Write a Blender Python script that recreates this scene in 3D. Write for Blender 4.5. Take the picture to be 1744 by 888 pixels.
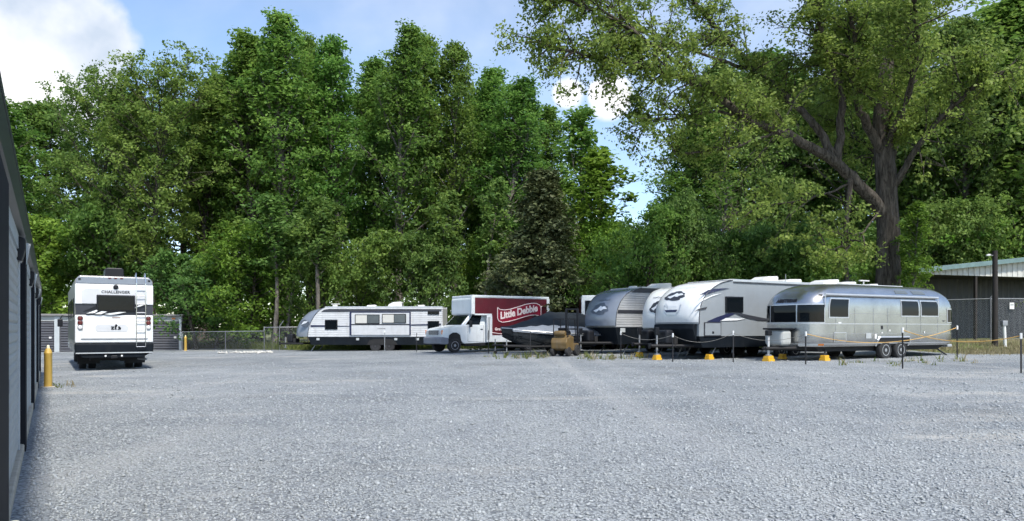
import bpy, bmesh, math, random
import numpy as np
from mathutils import Vector, Matrix
R = math.radians
rnd = random.Random(7)
for o in list(bpy.data.objects): bpy.data.objects.remove(o, do_unlink=True)
S = bpy.context.scene
COL = S.collection

# ---------------------------------------------------------------- camera
F = 1250.0            # focal length in photo pixels (photo 1744 x 888)
EYE = 1.42
HOR = 560.0           # photo row of the horizon
cam = bpy.data.cameras.new('camera'); camo = bpy.data.objects.new('camera', cam); COL.objects.link(camo)
camo.location = (0, 0, EYE); camo.rotation_euler = (R(90), 0, 0)
cam.sensor_fit = 'HORIZONTAL'; cam.sensor_width = 36.0; cam.lens = 36.0 * F / 1744.0
cam.shift_y = (HOR - 444.0) / 1744.0
cam.clip_start = 0.05; cam.clip_end = 6000
S.camera = camo

# ---------------------------------------------------------------- world, sun, exposure
SUN_AZ = R(152)       # compass direction towards the sun, measured from +Y towards +X
SUN_EL = R(54)
S.view_settings.view_transform = 'Standard'; S.view_settings.look = 'None'
S.view_settings.exposure = 0.85; S.view_settings.gamma = 1.0
S.view_settings.use_curve_mapping = False
S.cycles.use_adaptive_sampling = True; S.cycles.adaptive_threshold = 0.045; S.cycles.max_bounces = 5; S.cycles.diffuse_bounces = 3; S.cycles.glossy_bounces = 3
S.cycles.transmission_bounces = 4; S.cycles.transparent_max_bounces = 6
sun = bpy.data.lights.new('sun', 'SUN'); suno = bpy.data.objects.new('sun', sun); COL.objects.link(suno)
sun.energy = 3.2; sun.angle = R(5.0); sun.color = (1.0, 0.95, 0.87)
sd = Vector((math.sin(SUN_AZ) * math.cos(SUN_EL), math.cos(SUN_AZ) * math.cos(SUN_EL), math.sin(SUN_EL)))
suno.rotation_euler = sd.to_track_quat('Z', 'Y').to_euler(); suno.location = (0, -20, 40)

W = bpy.data.worlds.new('World'); S.world = W; W.use_nodes = True
nt = W.node_tree; nt.nodes.clear()
def N(t, typ, **kw):
    n = t.nodes.new(typ)
    for k, v in kw.items():
        if k in n.inputs: n.inputs[k].default_value = v
        else: setattr(n, k, v)
    return n
def mathn(t, op, a, b=None, c=None, clamp=False):
    n = t.nodes.new('ShaderNodeMath'); n.operation = op; n.use_clamp = clamp
    for i, v in enumerate((a, b, c)):
        if v is None: continue
        if isinstance(v, (int, float)): n.inputs[i].default_value = v
        else: t.links.new(v, n.inputs[i])
    return n.outputs[0]
def build_world():
    t = nt; L = t.links.new
    out = N(t, 'ShaderNodeOutputWorld')
    sky = N(t, 'ShaderNodeTexSky'); sky.sky_type = 'NISHITA'; sky.sun_disc = False
    sky.sun_elevation = SUN_EL; sky.sun_rotation = SUN_AZ; sky.altitude = 200; sky.air_density = 1.0
    sky.dust_density = 0.6; sky.ozone_density = 2.0
    bsky = N(t, 'ShaderNodeBackground', Strength=0.14); L(sky.outputs[0], bsky.inputs[0])
    tc = N(t, 'ShaderNodeTexCoord')
    sep = N(t, 'ShaderNodeSeparateXYZ'); L(tc.outputs['Generated'], sep.inputs[0])
    zz = mathn(t, 'ADD', mathn(t, 'MAXIMUM', sep.outputs[2], 0.0), 0.10)
    px = mathn(t, 'DIVIDE', sep.outputs[0], zz); py = mathn(t, 'DIVIDE', sep.outputs[1], zz)
    cmb = N(t, 'ShaderNodeCombineXYZ'); L(px, cmb.inputs[0]); L(py, cmb.inputs[1])
    # thin high cloud everywhere
    n1 = N(t, 'ShaderNodeTexNoise', Scale=0.42, Detail=9.0, Roughness=0.56, Distortion=0.35)
    mp = N(t, 'ShaderNodeMapping'); mp.inputs['Location'].default_value = (4.3, 1.9, 0); L(cmb.outputs[0], mp.inputs[0]); L(mp.outputs[0], n1.inputs['Vector'])
    r1 = N(t, 'ShaderNodeMapRange'); r1.interpolation_type = 'SMOOTHSTEP'
    r1.inputs[1].default_value = 0.38; r1.inputs[2].default_value = 0.70; L(n1.outputs[0], r1.inputs[0])
    # cumulus: heaps low over the trees
    n2 = N(t, 'ShaderNodeTexNoise', Scale=7.0, Detail=10.0, Roughness=0.55)
    L(tc.outputs['Generated'], n2.inputs['Vector'])
    dist = None
    for (x, y, rad) in ((60, 80, .075), (150, 55, .045), (10, 105, .07), (115, 100, .05), (1035, 165, .026), (965, 160, .024), (-260, 40, .2)):
        v = Vector(((x - 872) / F, 1.0, (HOR - y) / F)).normalized()
        d = N(t, 'ShaderNodeVectorMath'); d.operation = 'DISTANCE'; L(tc.outputs['Generated'], d.inputs[0]); d.inputs[1].default_value = v
        q = mathn(t, 'SUBTRACT', 1.0, mathn(t, 'DIVIDE', d.outputs['Value'], rad * 1.25))
        dist = q if dist is None else mathn(t, 'MAXIMUM', dist, q)
    q = mathn(t, 'ADD', dist, mathn(t, 'MULTIPLY', mathn(t, 'SUBTRACT', n2.outputs[0], 0.5), 2.2))
    r2 = N(t, 'ShaderNodeMapRange'); r2.interpolation_type = 'SMOOTHSTEP'; r2.inputs[1].default_value = 0.0; r2.inputs[2].default_value = 0.42; L(q, r2.inputs[0])
    cov = mathn(t, 'MAXIMUM', mathn(t, 'MULTIPLY', r1.outputs[0], 0.38), r2.outputs[0])
    n3 = N(t, 'ShaderNodeTexNoise', Scale=9.0, Detail=5.0); L(tc.outputs['Generated'], n3.inputs['Vector'])
    cr = N(t, 'ShaderNodeValToRGB'); cr.color_ramp.elements[0].color = (.52, .60, .72, 1); cr.color_ramp.elements[1].color = (.98, .98, 1, 1)
    cr.color_ramp.elements[0].position = .32; cr.color_ramp.elements[1].position = .60
    L(n3.outputs[0], cr.inputs[0])
    bcl = N(t, 'ShaderNodeBackground', Strength=0.72); L(cr.outputs[0], bcl.inputs[0])
    mx = N(t, 'ShaderNodeMixShader'); L(cov, mx.inputs[0]); L(bsky.outputs[0], mx.inputs[1]); L(bcl.outputs[0], mx.inputs[2])
    L(mx.outputs[0], out.inputs[0])
build_world()

# ---------------------------------------------------------------- materials
MATS = {}
def mat(name, col, rough=0.5, metal=0.0, var=0.12, vscale=3.0, bump=0.0, bscale=60.0, spec=0.5, dirt=0.0, coat=0.0):
    if name in MATS: return MATS[name]
    m = bpy.data.materials.new(name); m.use_nodes = True; t = m.node_tree; L = t.links.new
    b = t.nodes['Principled BSDF']; b.inputs['Roughness'].default_value = rough; b.inputs['Metallic'].default_value = metal
    b.inputs['Specular IOR Level'].default_value = spec; b.inputs['Coat Weight'].default_value = coat
    tc = N(t, 'ShaderNodeTexCoord')
    n = N(t, 'ShaderNodeTexNoise', Scale=vscale, Detail=6.0, Roughness=0.6); L(tc.outputs['Object'], n.inputs['Vector'])
    cr = N(t, 'ShaderNodeValToRGB')
    cr.color_ramp.elements[0].position = .3; cr.color_ramp.elements[1].position = .7
    cr.color_ramp.elements[0].color = tuple(c * (1 - var) for c in col) + (1,)
    cr.color_ramp.elements[1].color = tuple(min(1, c * (1 + var)) for c in col) + (1,)
    L(n.outputs[0], cr.inputs[0]); cur = cr.outputs[0]
    if dirt > 0:
        nd = N(t, 'ShaderNodeTexNoise', Scale=1.4, Detail=8.0, Roughness=0.7)
        mp = N(t, 'ShaderNodeMapping'); mp.inputs['Scale'].default_value = (2.2, 2.2, .5); L(tc.outputs['Object'], mp.inputs[0]); L(mp.outputs[0], nd.inputs['Vector'])
        rr = N(t, 'ShaderNodeMapRange'); rr.inputs[1].default_value = .5; rr.inputs[2].default_value = .8; rr.inputs[4].default_value = dirt; L(nd.outputs[0], rr.inputs[0])
        mx = N(t, 'ShaderNodeMix'); mx.data_type = 'RGBA'; L(rr.outputs[0], mx.inputs[0]); L(cur, mx.inputs[6]); mx.inputs[7].default_value = (.16, .15, .13, 1)
        cur = mx.outputs[2]
    L(cur, b.inputs['Base Color'])
    if bump > 0:
        nb = N(t, 'ShaderNodeTexNoise', Scale=bscale, Detail=4.0); L(tc.outputs['Object'], nb.inputs['Vector'])
        bp = N(t, 'ShaderNodeBump', Strength=bump, Distance=0.02); L(nb.outputs[0], bp.inputs['Height']); L(bp.outputs[0], b.inputs['Normal'])
    MATS[name] = m; return m
def leafmat(name, dark, light, trans=0.5, hue=0.016):
    m = bpy.data.materials.new(name); m.use_nodes = True; t = m.node_tree; L = t.links.new
    t.nodes.clear(); out = N(t, 'ShaderNodeOutputMaterial')
    at = N(t, 'ShaderNodeAttribute', attribute_name='tint')
    cr = N(t, 'ShaderNodeValToRGB'); cr.color_ramp.elements[0].color = dark + (1,); cr.color_ramp.elements[1].color = light + (1,)
    L(at.outputs['Fac'], cr.inputs[0])
    oi = N(t, 'ShaderNodeObjectInfo')
    hs = N(t, 'ShaderNodeHueSaturation')
    L(mathn(t, 'ADD', .5 - hue, mathn(t, 'MULTIPLY', oi.outputs['Random'], 2 * hue)), hs.inputs['Hue'])
    L(mathn(t, 'ADD', .86, mathn(t, 'MULTIPLY', mathn(t, 'FRACT', mathn(t, 'MULTIPLY', oi.outputs['Random'], 7.3)), .3)), hs.inputs['Value'])
    L(cr.outputs[0], hs.inputs['Color'])
    d = N(t, 'ShaderNodeBsdfPrincipled', Roughness=0.55); d.inputs['Specular IOR Level'].default_value = .25; L(hs.outputs[0], d.inputs['Base Color'])
    tr = N(t, 'ShaderNodeBsdfTranslucent'); L(hs.outputs[0], tr.inputs[0])
    mx = N(t, 'ShaderNodeMixShader'); mx.inputs[0].default_value = trans
    L(d.outputs[0], mx.inputs[1]); L(tr.outputs[0], mx.inputs[2]); L(mx.outputs[0], out.inputs[0])
    MATS[name] = m; return m

def barkmat(name, dark, light):
    m = bpy.data.materials.new(name); m.use_nodes = True; t = m.node_tree; L = t.links.new; b = t.nodes['Principled BSDF']; b.inputs['Roughness'].default_value = .95; b.inputs['Specular IOR Level'].default_value = .1
    tc = N(t, 'ShaderNodeTexCoord'); mp = N(t, 'ShaderNodeMapping'); mp.inputs['Scale'].default_value = (5.5, 5.5, .9); L(tc.outputs['Object'], mp.inputs[0])
    n = N(t, 'ShaderNodeTexNoise', Scale=1.6, Detail=8.0, Roughness=.68, Distortion=.6); L(mp.outputs[0], n.inputs['Vector'])
    cr = N(t, 'ShaderNodeValToRGB'); cr.color_ramp.elements[0].position = .36; cr.color_ramp.elements[1].position = .66; cr.color_ramp.elements[0].color = dark + (1,); cr.color_ramp.elements[1].color = light + (1,)
    L(n.outputs[0], cr.inputs[0]); L(cr.outputs[0], b.inputs['Base Color'])
    bp = N(t, 'ShaderNodeBump', Strength=1.0, Distance=.08); L(n.outputs[0], bp.inputs['Height']); L(bp.outputs[0], b.inputs['Normal'])
    MATS[name] = m; return m
M = dict(
 white=mat('white_gelcoat', (.70, .71, .70), .28, var=.03, dirt=.22, coat=.2),
 greyside=mat('light_grey_fibreglass', (.235, .257, .272), .35, var=.04, dirt=.2),
 cap_grey=mat('slate_grey_cap', (.20, .225, .265), .25, metal=.1, var=.04, dirt=.12, coat=.3),
 siding=mat('pale_siding', (.54, .55, .56), .38, var=.05, dirt=.3),
 siding2=mat('grey_siding', (.37, .38, .39), .38, var=.05, dirt=.25),
 navy=mat('navy_vinyl', (.018, .022, .06), .35, var=.1),
 charcoal=mat('charcoal_vinyl', (.035, .037, .045), .4, var=.12),
 greyband=mat('warm_grey_paint', (.20, .19, .18), .35, var=.08),
 black=mat('black_plastic', (.011, .012, .015), .45, var=.2, spec=.3),
 skirt=mat('dark_skirt_metal', (.006, .009, .013), .55, var=.2, dirt=.06, spec=.15),
 under=mat('underbody_dark', (.012, .012, .013), .8, var=.2),
 rubber=mat('tyre_rubber', (.022, .022, .023), .85, var=.2, bump=.2),
 rim=mat('wheel_metal', (.45, .45, .46), .35, metal=.8, var=.1, dirt=.3),
 rimdark=mat('dark_wheel', (.06, .06, .065), .4, metal=.5, var=.1),
 glass=mat('dark_glass', (.004, .006, .008), .06, var=.2, spec=.22),
 glassgrey=mat('grey_glass', (.10, .115, .12), .1, var=.1),
 blind=mat('drawn_blind', (.52, .51, .47), .6, var=.05),
 trim=mat('silver_trim', (.55, .56, .57), .35, metal=.6, var=.06),
 alu=mat('polished_aluminium', (.465, .465, .46), .25, metal=.95, var=.14, vscale=1.3, bump=.04, bscale=2.2),
 acwhite=mat('weathered_white_plastic', (.58, .58, .56), .5, var=.06, dirt=.25),
 rubber_roof=mat('roof_membrane', (.62, .62, .60), .7, var=.08, dirt=.3),
 red_lens=mat('red_lens', (.10, .012, .012), .2, var=.1),
 orange_lens=mat('orange_lens', (.75, .22, .03), .2, var=.1),
 clear_lens=mat('clear_lens', (.6, .6, .6), .15, var=.1),
 chrome=mat('chrome', (.7, .7, .7), .12, metal=1., var=.05),
 yellow=mat('yellow_paint', (.52, .33, .065), .5, var=.12, dirt=.35),
 blockyellow=mat('yellow_block_plastic', (.66, .36, .02), .45, var=.1),
 cream=mat('cream_cap', (.75, .68, .48), .6, var=.08, dirt=.2),
 truckwhite=mat('truck_white', (.68, .71, .72), .3, var=.04, dirt=.3, coat=.2),
 truckred=mat('truck_red_vinyl', (.105, .007, .014), .4, var=.22, vscale=1.2, dirt=.15),
 bannerred=mat('banner_red_vinyl', (.26, .006, .028), .4, var=.1),
 letter=mat('cream_letter_vinyl', (.80, .66, .62), .4, var=.04),
 bumper=mat('grey_bumper', (.18, .19, .22), .5, var=.1),
 boatgrey=mat('dark_grey_canvas', (.020, .026, .031), .85, var=.2, bump=.25, bscale=8),
 boatlight=mat('pale_blue_canvas', (.16, .18, .21), .8, var=.15, bump=.25, bscale=8),
 hull=mat('black_hull', (.014, .018, .022), .22, var=.1, coat=.3),
 liftyellow=mat('forklift_yellow', (.14, .090, .030), .55, var=.25, dirt=.6),
 wall_dark=mat('charcoal_metal_trim', (.014, .015, .019), .7, var=.12, dirt=.05, spec=.12),
 wall_eave=mat('green_grey_metal_trim', (.030, .038, .036), .4, var=.1),
 wall_light=mat('light_grey_metal', (.38, .39, .375), .75, var=.06, dirt=.15, spec=.2),
 concrete=mat('concrete', (.40, .36, .29), .9, var=.15, vscale=8, bump=.3),
 door_dark=mat('charcoal_roller_door', (.075, .075, .085), .45, var=.1, dirt=.2),
 jamb=mat('pale_jamb_metal', (.42, .45, .46), .45, var=.06, dirt=.2),
 galv=mat('galvanised_steel', (.30, .31, .32), .5, metal=.4, var=.12),
 shedroof=mat('galvalume_roof', (.42, .47, .46), .45, metal=.3, var=.12, dirt=.25),
 shedgreen=mat('faded_green_trim', (.13, .20, .20), .5, var=.15),
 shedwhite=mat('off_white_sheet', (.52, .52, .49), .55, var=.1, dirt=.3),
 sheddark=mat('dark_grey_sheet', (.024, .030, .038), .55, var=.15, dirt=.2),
 wood=mat('dark_pole_timber', (.022, .018, .016), .85, var=.3, bump=.4, bscale=20),
 post=mat('dark_post_steel', (.02, .02, .022), .6, var=.2),
 rope=mat('yellow_rope', (.55, .33, .10), .8, var=.2),
 rope2=mat('grey_rope', (.20, .19, .17), .8, var=.2),
 pvc=mat('white_pvc', (.66, .66, .64), .5, var=.06, dirt=.3),
 bark=barkmat('grey_brown_bark', (.030, .025, .020), (.135, .118, .098)),
 bark2=barkmat('pale_grey_bark', (.07, .062, .052), (.22, .20, .175)),
 rubble=mat('white_limestone', (.44, .43, .39), .9, var=.2, bump=.4, bscale=20),
 stone=None, emblem=mat('emblem_charcoal', (.07, .085, .11), .4, var=.2), emblemlight=mat('emblem_silver', (.60, .63, .66), .3, var=.1),
)
LM = dict(
 poplar=leafmat('poplar_leaf', (.074, .158, .030), (.205, .335, .064)),
 oak=leafmat('oak_leaf', (.095, .155, .030), (.250, .325, .070)),
 olive=leafmat('olive_leaf', (.092, .158, .030), (.240, .325, .070)),
 bright=leafmat('bright_leaf', (.072, .160, .020), (.215, .350, .048)),
 dull=leafmat('dull_leaf', (.066, .142, .030), (.185, .305, .062)),
 cedar=leafmat('cedar_leaf', (.046, .066, .026), (.130, .150, .062), trans=.15, hue=.01),
 grass=leafmat('grass_blade', (.06, .11, .02), (.22, .24, .07)),
 straw=leafmat('straw_blade', (.24, .21, .11), (.46, .41, .25)),
 soft=leafmat('soft_leaf', (.072, .148, .034), (.200, .315, .074)),
)

# ---------------------------------------------------------------- helpers
def gz(x, y):
    b = .0105 * (min(max(x, -45), 30) + 13.4)
    def ss(v): v = min(max(v, 0), 1); return v * v * (3 - 2 * v)
    b += .42 * ss((y - 29.5) / 7) * ss((x - 14) / 5)
    b += .25 * ss((y - 50) / 20)
    return b
class MB:
    def __init__(s): s.v = []; s.f = []
    def add(s, vs, fs):
        o = len(s.v); s.v += [tuple(v) for v in vs]; s.f += [tuple(i + o for i in f) for f in fs]; return s
    def box(s, x0, x1, y0, y1, z0, z1):
        return s.add([(x0, y0, z0), (x1, y0, z0), (x1, y1, z0), (x0, y1, z0), (x0, y0, z1), (x1, y0, z1), (x1, y1, z1), (x0, y1, z1)],
                     [(0, 3, 2, 1), (4, 5, 6, 7), (0, 1, 5, 4), (1, 2, 6, 5), (2, 3, 7, 6), (3, 0, 4, 7)])
    def prism(s, poly, y0, y1):          # polygon in x,z extruded along y
        n = len(poly); vs = [(p[0], y0, p[1]) for p in poly] + [(p[0], y1, p[1]) for p in poly]
        ar = sum(poly[i][0] * poly[(i + 1) % n][1] - poly[(i + 1) % n][0] * poly[i][1] for i in range(n))
        fs = [tuple(range(n)), tuple(range(2 * n - 1, n - 1, -1))] + [((i + 1) % n, i, i + n, (i + 1) % n + n) for i in range(n)]
        if (ar < 0) != (y1 < y0): fs = [f[::-1] for f in fs]
        return s.add(vs, fs)
    def tube(s, pts, r, n=8, cap=True):
        pts = [Vector(p) for p in pts]; rs = r if isinstance(r, (list, tuple)) else [r] * len(pts); vs = []; fs = []
        for i, p in enumerate(pts):
            d = (pts[min(i + 1, len(pts) - 1)] - pts[max(i - 1, 0)]).normalized()
            u = d.cross(Vector((0, 0, 1)) if abs(d.z) < .95 else Vector((1, 0, 0))).normalized(); w = d.cross(u)
            for k in range(n):
                a = 2 * math.pi * k / n; vs.append(p + (u * math.cos(a) + w * math.sin(a)) * rs[i])
        for i in range(len(pts) - 1):
            for k in range(n): fs.append((i * n + k, i * n + (k + 1) % n, (i + 1) * n + (k + 1) % n, (i + 1) * n + k))
        if cap: fs.append(tuple(range(n))[::-1]); fs.append(tuple((len(pts) - 1) * n + k for k in range(n)))
        return s.add(vs, fs)
    def lathe(s, prof, c, axis='y', n=24):    # prof: (radius, offset along axis)
        vs = []; fs = []
        for (r, h) in prof:
            for k in range(n):
                a = 2 * math.pi * k / n; p, q = r * math.cos(a), r * math.sin(a)
                vs.append({'y': (c[0] + p, c[1] + h, c[2] + q), 'z': (c[0] + p, c[1] + q, c[2] + h), 'x': (c[0] + h, c[1] + p, c[2] + q)}[axis])
        m = len(prof)
        for i in range(m - 1):
            for k in range(n): fs.append((i * n + k, i * n + (k + 1) % n, (i + 1) * n + (k + 1) % n, (i + 1) * n + k))
        fs.append(tuple(range(n))[::-1]); fs.append(tuple((m - 1) * n + k for k in range(n)))
        return s.add(vs, fs)
    def patch(s, fn, u0, u1, v0, v1, nu, nv, thick=0.0, nfn=None):
        vs = [fn(u0 + (u1 - u0) * i / nu, v0 + (v1 - v0) * j / nv) for j in range(nv + 1) for i in range(nu + 1)]
        fs = [(j * (nu + 1) + i, j * (nu + 1) + i + 1, (j + 1) * (nu + 1) + i + 1, (j + 1) * (nu + 1) + i) for j in range(nv) for i in range(nu)]
        return s.add(vs, fs)
    def build(s, name, m, parent=None, smooth=False, bevel=0.0, seg=2, fix=True):
        me = bpy.data.meshes.new(name); me.from_pydata(s.v, [], s.f)
        bm = bmesh.new(); bm.from_mesh(me)
        if fix: bmesh.ops.recalc_face_normals(bm, faces=bm.faces)
        if bevel > 0:
            es = [e for e in bm.edges if len(e.link_faces) == 2 and e.calc_face_angle() > R(25)]
            bmesh.ops.bevel(bm, geom=es, offset=bevel, segments=seg, affect='EDGES', clamp_overlap=True, profile=.5)
        if smooth:
            for f in bm.faces: f.smooth = True
            for e in bm.edges:
                if len(e.link_faces) == 2 and e.calc_face_angle() > R(38): e.smooth = False
        bm.to_mesh(me); bm.free(); me.materials.append(m)
        o = bpy.data.objects.new(name, me); COL.objects.link(o); o.parent = parent
        return o
def tag(o, label=None, cat=None, group=None, kind=None):
    if label: o['label'] = label
    if cat: o['category'] = cat
    if group: o['group'] = group
    if kind: o['kind'] = kind
    return o
def thing(name, label, cat, loc=(0, 0, 0), rz=0.0, group=None):
    o = bpy.data.objects.new(name, None); COL.objects.link(o); o.empty_display_size = .3
    o.location = loc; o.rotation_euler = (0, 0, rz); return tag(o, label, cat, group)
def copy_thing(root, loc, rz, label=None, group=None, scale=None):
    r = root.copy(); COL.objects.link(r); r.location = loc; r.rotation_euler = (0, 0, rz)
    if scale: r.scale = scale
    if label: r['label'] = label
    if group: r['group'] = group
    for ch in [o for o in root.children]:
        c = ch.copy(); COL.objects.link(c); c.parent = r
        for g in list(ch.children):
            d = g.copy(); COL.objects.link(d); d.parent = c
    return r
def at(px, Y): return (Y * (px - 872) / F, Y)
def on(px, Y): x, y = at(px, Y); return (x, y, gz(x, y))
def hit(px, py, root, a, plane_y):
    """local (x, z) where the sight line through a photo point meets the plane y = plane_y of a frame at root turned by a"""
    d = Vector(((px - 872) / F, 1.0, (HOR - py) / F)); c, s = math.cos(a), math.sin(a)
    o = Vector((0 - root[0], 0 - root[1], EYE - root[2]))
    ol = Vector((c * o.x + s * o.y, -s * o.x + c * o.y, o.z)); dl = Vector((c * d.x + s * d.y, -s * d.x + c * d.y, d.z))
    k = (plane_y - ol.y) / dl.y; p = ol + dl * k
    return p.x, p.z
def text_poly(body, size, bold=0.0, align='CENTER', spacing=1.0, shear=0.0):
    cu = bpy.data.curves.new('t', 'FONT'); cu.body = body; cu.size = size; cu.align_x = align; cu.align_y = 'CENTER'; cu.offset = bold
    cu.space_character = spacing; cu.resolution_u = 3; cu.shear = shear
    o = bpy.data.objects.new('t', cu); COL.objects.link(o); bpy.context.view_layer.update()
    me = o.evaluated_get(bpy.context.evaluated_depsgraph_get()).to_mesh()
    vs = [tuple(v.co) for v in me.vertices]; fs = [tuple(p.vertices) for p in me.polygons]
    o.evaluated_get(bpy.context.evaluated_depsgraph_get()).to_mesh_clear()
    COL.objects.unlink(o); bpy.data.objects.remove(o); bpy.data.curves.remove(cu)
    return vs, fs
def lettering(name, body, size, fn, m, parent, **kw):
    vs, fs = text_poly(body, size, **kw); mb = MB(); mb.add([fn(v[0], v[1]) for v in vs], fs)
    return mb.build(name, m, parent, fix=False)
def catmull(pts, n):
    out = []; P = [Vector(p) for p in pts]
    for i in range(len(P) - 1):
        p0 = P[max(i - 1, 0)]; p1 = P[i]; p2 = P[i + 1]; p3 = P[min(i + 2, len(P) - 1)]
        for k in range(n):
            t = k / n
            out.append(.5 * ((2 * p1) + (p2 - p0) * t + (2 * p0 - 5 * p1 + 4 * p2 - p3) * t * t + (3 * p1 - p0 - 3 * p2 + p3) * t ** 3))
    out.append(P[-1]); return out
def polar(fn, poly, inner=None):   # flat polygon (u,v) -> fan on a surface
    c = (sum(p[0] for p in poly) / len(poly), sum(p[1] for p in poly) / len(poly)); mb = MB()
    vs = [fn(*c)] + [fn(c[0] + (p[0] - c[0]) * .5, c[1] + (p[1] - c[1]) * .5) for p in poly] + [fn(*p) for p in poly]; n = len(poly)
    fs = [(0, 1 + i, 1 + (i + 1) % n) for i in range(n)] + [(1 + i, 1 + n + i, 1 + n + (i + 1) % n, 1 + (i + 1) % n) for i in range(n)]
    return mb.add(vs, fs)
def wheel(parent, c, r, w, rim, dual=False, side=-1, hub=None):
    """tyre and rim; outer face towards y*side"""
    wt = MB(); h = w / 2
    wt.lathe([(r * .55, -h), (r * .9, -h), (r * .98, -h * .75), (r, -h * .4), (r, h * .4), (r * .98, h * .75), (r * .9, h), (r * .55, h)], c, 'y', 28)
    o = wt.build('tyre', M['rubber'], parent, smooth=True)
    rb = MB(); f = side * h
    rb.lathe([(r * .60, f * .99), (r * .60, f * 1.02), (r * .52, f * 1.02), (r * .48, f * .7), (r * .22, f * .7), (r * .18, f * 1.0), (r * .05, f * 1.02)], c, 'y', 20)
    rb.build('rim', rim, o, smooth=True)
    hl = MB()
    for k in range(8):
        a = 2 * math.pi * k / 8; hl.lathe([(r * .055, f * .705), (r * .055, f * .715)], (c[0] + r * .36 * math.cos(a), c[1], c[2] + r * .36 * math.sin(a)), 'y', 6)
    tag(hl.build('rim_hole', M['under'], o), kind='stuff')
    return o
# ---------------------------------------------------------------- ground
def noise_ground(name, kind):
    m = bpy.data.materials.new(name); m.use_nodes = True; t = m.node_tree; L = t.links.new
    b = t.nodes['Principled BSDF']; b.inputs['Roughness'].default_value = .9; b.inputs['Specular IOR Level'].default_value = .2
    tc = N(t, 'ShaderNodeTexCoord')
    def noise(sc, det=5.0, ro=.6): n = N(t, 'ShaderNodeTexNoise', Scale=sc, Detail=det, Roughness=ro); L(tc.outputs['Object'], n.inputs['Vector']); return n.outputs[0]
    def ramp(v, p0, c0, p1, c1):
        r = N(t, 'ShaderNodeValToRGB'); r.color_ramp.elements[0].position = p0; r.color_ramp.elements[1].position = p1
        r.color_ramp.elements[0].color = c0 + (1,); r.color_ramp.elements[1].color = c1 + (1,); L(v, r.inputs[0]); return r.outputs[0]
    def mix(f, a, c, mode='MIX'):
        x = N(t, 'ShaderNodeMix'); x.data_type = 'RGBA'; x.blend_type = mode
        for v, i in ((f, 0), (a, 6), (c, 7)):
            if isinstance(v, (int, float)): x.inputs[i].default_value = v
            elif isinstance(v, tuple): x.inputs[i].default_value = v + (1,)
            else: L(v, x.inputs[i])
        return x.outputs[2]
    if kind == 'gravel':
        vo = N(t, 'ShaderNodeTexVoronoi', Scale=34.0); L(tc.outputs['Object'], vo.inputs['Vector'])
        v2 = N(t, 'ShaderNodeTexVoronoi', Scale=13.0); L(tc.outputs['Object'], v2.inputs['Vector'])
        sepc = N(t, 'ShaderNodeSeparateColor'); L(vo.outputs['Color'], sepc.inputs[0])
        sep2 = N(t, 'ShaderNodeSeparateColor'); L(v2.outputs['Color'], sep2.inputs[0])
        c = ramp(sepc.outputs[0], .0, (.245, .260, .266), 1.0, (.380, .402, .410))
        c = mix(.45, c, ramp(sep2.outputs[0], .1, (.245, .260, .266), .9, (.398, .420, .428)))
        c = mix(ramp(vo.outputs['Distance'], .35, (0, 0, 0), .75, (1, 1, 1)), c, (.13, .14, .15))
        big = ramp(noise(.16, 6, .65), .35, (.72, .74, .76), .68, (1.18, 1.17, 1.15)); c = mix(1.0, c, big, 'MULTIPLY')
        mid = ramp(noise(.9, 6, .7), .3, (.86, .87, .9), .7, (1.1, 1.1, 1.08)); c = mix(1.0, c, mid, 'MULTIPLY')
        mp = N(t, 'ShaderNodeMapping'); mp.inputs['Scale'].default_value = (.16, .42, 1); mp.inputs['Rotation'].default_value = (0, 0, R(-8)); L(tc.outputs['Object'], mp.inputs[0])
        nn = N(t, 'ShaderNodeTexNoise', Scale=1.0, Detail=7.0, Roughness=.62); L(mp.outputs[0], nn.inputs['Vector'])
        c = mix(ramp(nn.outputs[0], .57, (0, 0, 0), .72, (.75, .75, .75)), c, (.44, .42, .375))   # dusty pale fines
        n4 = noise(.33, 7, .7); c = mix(ramp(n4, .30, (.55, .55, .55), .42, (0, 0, 0)), c, (.17, .166, .155))    # damp / worn patches
        for (rot, sc, lo, hi, col_) in ((32, (.75, .035, 1), .56, .70, (.44, .43, .41)), (-38, (.8, .04, 1), .60, .72, (.19, .195, .20)), (70, (.6, .05, 1), .61, .74, (.43, .42, .395))):
            mt = N(t, 'ShaderNodeMapping'); mt.vector_type = 'TEXTURE' if False else 'POINT'; mt.inputs['Rotation'].default_value = (0, 0, R(-rot)); mt.inputs['Scale'].default_value = sc; L(tc.outputs['Object'], mt.inputs[0])
            nt_ = N(t, 'ShaderNodeTexNoise', Scale=1.0, Detail=4.0, Roughness=.55, Distortion=.4); L(mt.outputs[0], nt_.inputs['Vector'])
            c = mix(ramp(nt_.outputs[0], lo, (0, 0, 0), hi, (.22, .22, .22)), c, col_)        # wheel tracks worn into the stone
        L(c, b.inputs['Base Color'])
        bp = N(t, 'ShaderNodeBump', Strength=.6, Distance=.02); bp.invert = True; L(vo.outputs['Distance'], bp.inputs['Height'])
        b2 = N(t, 'ShaderNodeBump', Strength=.35, Distance=.12); L(noise(1.6, 6, .7), b2.inputs['Height']); L(bp.outputs[0], b2.inputs['Normal']); L(b2.outputs[0], b.inputs['Normal'])
    else:
        c = ramp(noise(.25, 7, .7), .35, (.055, .085, .022), .65, (.13, .16, .045))
        c = mix(ramp(noise(.12, 5), .45, (0, 0, 0), .62, (1, 1, 1)), c, (.26, .22, .12))
        c = mix(.4, c, ramp(noise(9, 4), .3, (.04, .06, .02), .7, (.22, .20, .09)))
        L(c, b.inputs['Base Color'])
        b2 = N(t, 'ShaderNodeBump', Strength=.6, Distance=.1); L(noise(8, 6, .7), b2.inputs['Height']); L(b2.outputs[0], b.inputs['Normal'])
    return m
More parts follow.
